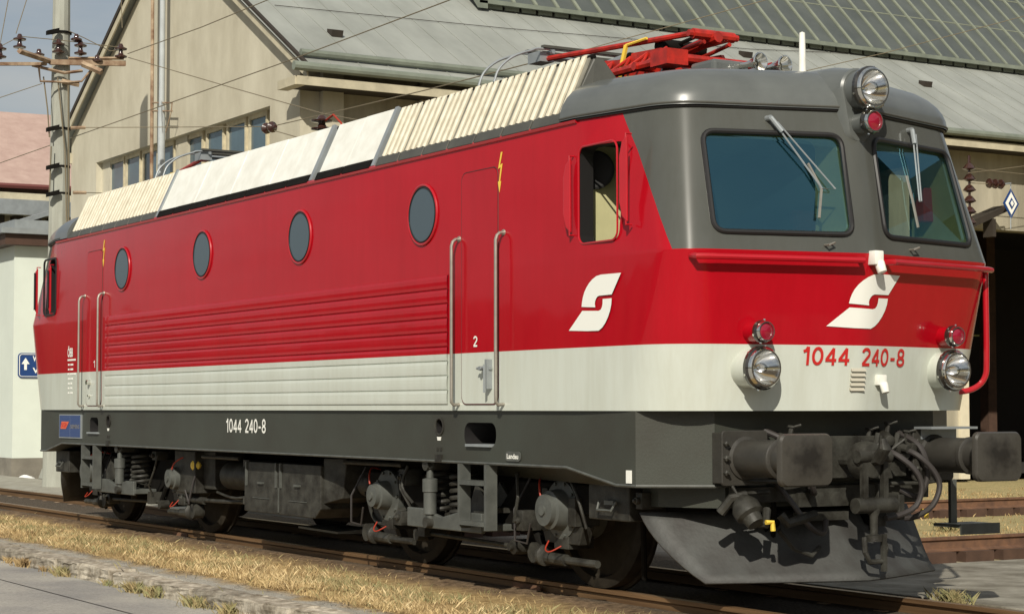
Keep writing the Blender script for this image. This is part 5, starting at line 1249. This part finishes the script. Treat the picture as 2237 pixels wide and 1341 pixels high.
    for (y, z, a) in ((.26, 1.16, .4), (.44, 1.20, -.3), (.62, 1.14, .2), (-.46, 1.18, .1)):
        b = MB(); b.lathe((X_(7.28), y, z), (s, a, -.3), [(-.08, .03), (.02, .03), (.021, .048), (.06, .048), (.061, .032), (.11, .032), (.111, .042), (.14, .042), (.15, .02)], 10); b.lathe((X_(7.33), y, z), (0, .2, 1), [(-.06, .018), (.08, .018), (.081, .03), (.095, .03)], 8)
        b.tube([(X_(7.34), y, z+.08), (X_(7.37), y+.07, z+.10)], .009, 6); b.build('valve', 'frame2', loco)
    b = MB(); bx(b, 7.21, 7.33, -.62, -.34, .92, 1.08); bx(b, 7.21, 7.30, .46, .66, .90, 1.02); b.build('junction_box', 'frame2', loco, bevel=.008)
    b = MB()
    for y in (-.5, .5): b.tube([(X_(7.16), y, .84), (X_(7.20), y, .70), (X_(7.12), y*.9, .46)], .02, 6); b.lathe((X_(7.12), y*1.0, .60), (0, 1, 0), [(-.08, .05), (.08, .05)], 10)
    b.build('plough_stay', 'dirty', loco)
    # lower fairing above plough and plough itself
    b = MB(); b.prism([(X_(6.75), -1.18, .70), (X_(7.16), -.90, .70), (X_(7.16), .90, .70), (X_(6.75), 1.18, .70), (X_(6.55), 1.18, .70), (X_(6.55), -1.18, .70)], (0, 0, .145)); b.build('lower_fairing', 'frame', loco)
    b = MB(); vs = []; ny, nz_ = 17, 9
    for j in range(nz_):
        w = j/(nz_-1)            # 0 bottom .. 1 top
        z = .185+w*.47
        for i in range(ny):
            f = -1+2*i/(ny-1)
            half = 1.07+.19*math.sin(w*math.pi/2)
            y = f*half
            xn = 7.63-.62*w+.16*w*w; xe = 7.15-.62*w**.85+.10*w*w
            x = xn-(xn-xe)*abs(f)**1.15
            vs.append((X_(x), y, z+.01*(1-abs(f))))
    fs = [(j*ny+i, j*ny+i+1, (j+1)*ny+i+1, (j+1)*ny+i) for j in range(nz_-1) for i in range(ny-1)]
    b.add(vs, fs, True); pf = b.build('snow_plough', mat('plough_grey', (.062, .064, .060), .65, vscale=3.5, col2=(.038, .036, .033), detail=10, bump=.2, bscale=25), loco)
    md = pf.modifiers.new('thick', 'SOLIDIFY'); md.thickness = .015; md.offset = 0
    b = MB(); b.box(min(X_(6.6), X_(7.1)), max(X_(6.6), X_(7.1)), -.5, -.42, .3, .85); b.box(min(X_(6.6), X_(7.1)), max(X_(6.6), X_(7.1)), .42, .5, .3, .85); b.build('plough_bracket', 'dirty', loco)
    # corner steps
    for sy in (1,) if s == 1 else ():
        b = MB(); b.box(min(X_(7.12), X_(7.15)), max(X_(7.12), X_(7.15)), sy*1.27-.03, sy*1.27+.03, .53, .86); b.box(min(X_(6.98), X_(7.26)), max(X_(6.98), X_(7.26)), min(sy*1.22, sy*1.62), max(sy*1.22, sy*1.62), .50, .525)
        b.box(min(X_(7.261), X_(7.275)), max(X_(7.261), X_(7.275)), min(sy*1.22, sy*1.62), max(sy*1.22, sy*1.62), .45, .53); b.build('corner_step', 'bogie_light', loco)
    b = MB(); bx(b, 7.34, 7.52, .70, 1.16, 1.245, 1.262); bx(b, 7.34, 7.36, .75, 1.1, 1.17, 1.245); b.build('shunter_step', 'steel', loco)

# ---------------------------------------------------------------- vegetation and ballast
def blades(name, n, region, hmin, hmax, material, seed, zf, w=.006, dens=None):
    rg = random.Random(seed); vs = []; fs = []
    for i in range(n):
        x, y = region(rg)
        if dens and rg.random() > dens(x, y): continue
        h = rg.uniform(hmin, hmax); a = rg.uniform(0, 6.283); dx, dy = math.cos(a)*w, math.sin(a)*w
        lx, ly = rg.gauss(0, .45)*h, rg.gauss(0, .45)*h; z = zf(x, y)
        k = len(vs); vs += [(x-dx, y-dy, z), (x+dx, y+dy, z), (x+lx*.4+dx*.6, y+ly*.4+dy*.6, z+h*.6), (x+lx, y+ly, z+h)]; fs += [(k, k+1, k+2), (k, k+2, k+3)]
    b = MB(); b.v = vs; b.f = fs; b.sm = [False]*len(fs); b.mi = [0]*len(fs)
    return b.build(name, material, fixn=False)
def zg(x, y):
    for (a, c), (d, e) in zip(prof[:-1], prof[1:]):
        if a <= y <= d: return c+(e-c)*(y-a)/(d-a)-.004
    return -.13
from mathutils import noise as mnoise
def dn(x, y):
    e = -1.45-.10*max(0, x-.5)+.18*mnoise.noise(Vector((x*1.7, 5, 0)))
    return max(0.06, min(1, .40+1.5*mnoise.noise(Vector((x*1.1, y*2.6, 0)))+.9*mnoise.noise(Vector((x*5, y*6, 2)))))*(1 if y < e else (.4 if y < e+.25 else .12))
g1 = blades('dry_grass', 70000, lambda r_: (r_.uniform(-13, 8.6), -2.46+.12*r_.random()+1.42*r_.random()**1.15), .010, .065, 'grass', 1, zg, .0035, dn)
tag(g1, kind='stuff')
g2 = blades('straw_grass', 20000, lambda r_: (r_.uniform(-13, 8.6), r_.uniform(-2.34, -1.3)), .02, .08, 'grass2', 2, zg, .0035, dn); tag(g2, kind='stuff')
g3 = blades('green_grass', 20000, lambda r_: (r_.uniform(-13, 8.6), r_.gauss(-1.75, .3)), .02, .08, 'weed', 3, zg, .004, lambda x, y: 1 if mnoise.noise(Vector((x*1.3, y*2, 4))) > .02 else .03); tag(g3, kind='stuff')
g4 = blades('yard_grass', 26000, lambda r_: (r_.choice([r_.uniform(-11, -4.6), r_.uniform(-3, 1.3), r_.uniform(-11, 1.3)]), r_.uniform(5, 26)), .02, .07, 'grass', 4, lambda x, y: -.275, .010, lambda x, y: 1 if mnoise.noise(Vector((x*.6, y*.5, 9))) > -.05 else .15); tag(g4, kind='stuff')
# weeds at the kerb and beyond the track
def weed(x, y, z, r_, n, mt_, lab, seed, h=.16):
    rg = random.Random(seed)
    def reg(q): a = q.uniform(0, 6.28); d = r_*abs(q.gauss(0, .5)); return (x+d*math.cos(a)*1.4, y+d*math.sin(a)*.7)
    o = blades('weed_tuft', n, reg, h*.35, h, mt_, seed, lambda a, c: z, .005); return tag(o, lab, 'weed', 'weeds along the kerb')
kw = [(8, 1206), (60, 1214), (165, 1232), (240, 1252), (390, 1288), (470, 1296), (545, 1318), (620, 1335)]
labs = ['dry weed tuft at the kerb by the left picture edge', 'small weed tuft at the kerb next to the leftmost one', 'brownish weed tuft at the foot of the pale kerb stones', 'grey green weed tuft against the middle of the kerb', 'low weed tuft just left of the greenest one by the kerb', 'bright green weed tuft growing from a kerb joint', 'broad weed tuft near the right end of the kerb', 'rightmost weed tuft where the kerb leaves the picture']
for i, ((u, v), lab) in enumerate(zip(kw, labs)):
    d = ray(u, v); t_ = (-.31-CAM.z)/d.z; p = CAM+d*t_
    weed(p.x, -2.83, -.32, .13 if i not in (3, 6) else .19, 260, 'weed' if i not in (0, 2) else 'grass', lab, 40+i, .13)
rg = random.Random(77)
for i in range(26):
    x = rg.uniform(-6, 5); o = weed(x, -2.80-.03*rg.random(), -.32, rg.uniform(.05, .12), rg.randint(30, 90), rg.choice(['weed', 'grass', 'grass']), 'tiny dry grass tuft sprouting at the foot of the kerb', 200+i, rg.uniform(.05, .10))
    o['group'] = 'small grass tufts at the kerb foot'
for (x, y, lab, sd_) in ((7.0, 1.38, 'green and straw weed tuft right of the plough beside the far rail', 70), (2.0, 8.3, 'green weed tuft on the nearer timber blocks', 71), (-1.4, 9.4, 'green weeds growing left between the cross rails', 72), (-1.2, 11.4, 'tall green weed between the cross rails', 73)):
    weed(x, y, -.10 if sd_ == 70 else -.275, .14 if sd_ == 70 else .2, 300, 'weed', lab, sd_, .13 if sd_ == 70 else .2)['group'] = 'weeds beyond the locomotive'
# ballast stones between and beside the rails
rg = random.Random(11); b = MB()
for i in range(7500):
    x = rg.uniform(-24, 9); y = rg.choice([rg.uniform(-.62, .62), rg.uniform(-1.15, -.85), rg.uniform(.85, 1.35)])
    if x > 3.8 and y > .8: continue
    s_ = rg.uniform(.010, .028); z = zg(x, y)+s_*.3
    vs = [(x+s_*rg.uniform(.7, 1.2)*dx, y+s_*rg.uniform(.7, 1.2)*dy, z+s_*rg.uniform(.5, .9)*dz) for dx, dy, dz in ((1, 0, 0), (-1, 0, 0), (0, 1, 0), (0, -1, 0), (0, 0, 1), (0, 0, -1))]
    b.add(vs, [(0, 2, 4), (2, 1, 4), (1, 3, 4), (3, 0, 4), (2, 0, 5), (1, 2, 5), (3, 1, 5), (0, 3, 5)])
tag(b.build('ballast', 'stone', fixn=False), kind='stuff')

wh = thing('reflection_building', (40, 52, -.27), 'tall dark brick building added out of view to darken the windscreen reflections', 'building')  # unseen building added to darken reflections in the right windscreen and nose
b = MB(); b.box(-2, 85, 46, 60, -.3, 19); b.build('wall', mat('dark_brick', (.055, .035, .027), .9, var=.4, vscale=2), wh)
b = MB(); b.prism([(-3, 45, 19), (-3, 61, 19), (-3, 53, 24)], (89, 0, 0)); b.build('roof', 'dark', wh)
for k in range(12):
    for zz in (3.5, 9, 14):
        b = MB(); b.box(2+k*7, 5+k*7, 45.95, 45.99, zz, zz+2.8); b.build('window', 'winglass', wh)
# distant belt of trees on the far side of the yard (seen only as a reflection in the paint)
rg = random.Random(21); b = MB()
pts = []
for k in range(440):
    a = R(-175+k*.62); rad = 120+rg.uniform(-8, 8)
    x = 10+rad*math.cos(a); y = -5+rad*math.sin(a)
    h = 9.0+2.5*mnoise.noise(Vector((k*.11, 0, 0)))+1.6*mnoise.noise(Vector((k*.43, 3, 0)))
    if k > 270: h += min(9, (k-270)*.15)  # trees added and raised beyond here to darken the nose's reflection
    b.lathe((x, y, h*.42), (0, 0, 1), [(-h*.5, 1.6), (-h*.2, 3.0), (h*.2, 2.8), (h*.45, 1.5), (h*.55, .2)], 7, smooth=False)
tag(b.build('distant_woodland', 'leaf', fixn=False), kind='stuff')

# every loose piece of these parts becomes a part of its own
def split_loose(o):
    bm_ = bmesh.new(); bm_.from_mesh(o.data); bm_.verts.ensure_lookup_table(); seen = set(); isl = []
    for v in bm_.verts:
        if v.index in seen: continue
        st = [v]; seen.add(v.index); g = []
        while st:
            q = st.pop(); g.append(q.index)
            for e in q.link_edges:
                w = e.other_vert(q)
                if w.index not in seen: seen.add(w.index); st.append(w)
        isl.append(set(g))
    bm_.free()
    if len(isl) < 2: return
    src = o.data
    for g in isl:
        b = bmesh.new(); b.from_mesh(src); bmesh.ops.delete(b, geom=[v for v in b.verts if v.index not in g], context='VERTS')
        me = bpy.data.meshes.new(src.name); b.to_mesh(me); b.free()
        for x_ in src.materials:
            if x_.name not in me.materials: me.materials.append(x_)
        n_o = o.copy(); n_o.data = me; scene.collection.objects.link(n_o)
    bpy.data.objects.remove(o)
for o in list(scene.objects):
    k = o.name.split('.')[0]
    if k in ('damper_eye', 'bracket', 'bolt', 'plough_bracket', 'hinge', 'latch', 'lamp_strip', 'clamp', 'cover_bolt', 'bezel_screw', 'yellow_cock_handle', 'pivot_bracket', 'wire_anchor', 'eave_bracket', 'fishplate', 'red_cable', 'brake_hanger', 'horn_bow', 'plough_stay', 'junction_box', 'lift_spring', 'sand_box_handle') and o.type == 'MESH' and o.parent and not o.children: split_loose(o)
for o in list(scene.objects):
    if o.type == 'MESH' and o.parent and o.parent.name.startswith('pantograph') and o.name.startswith('insulator'): split_loose(o)
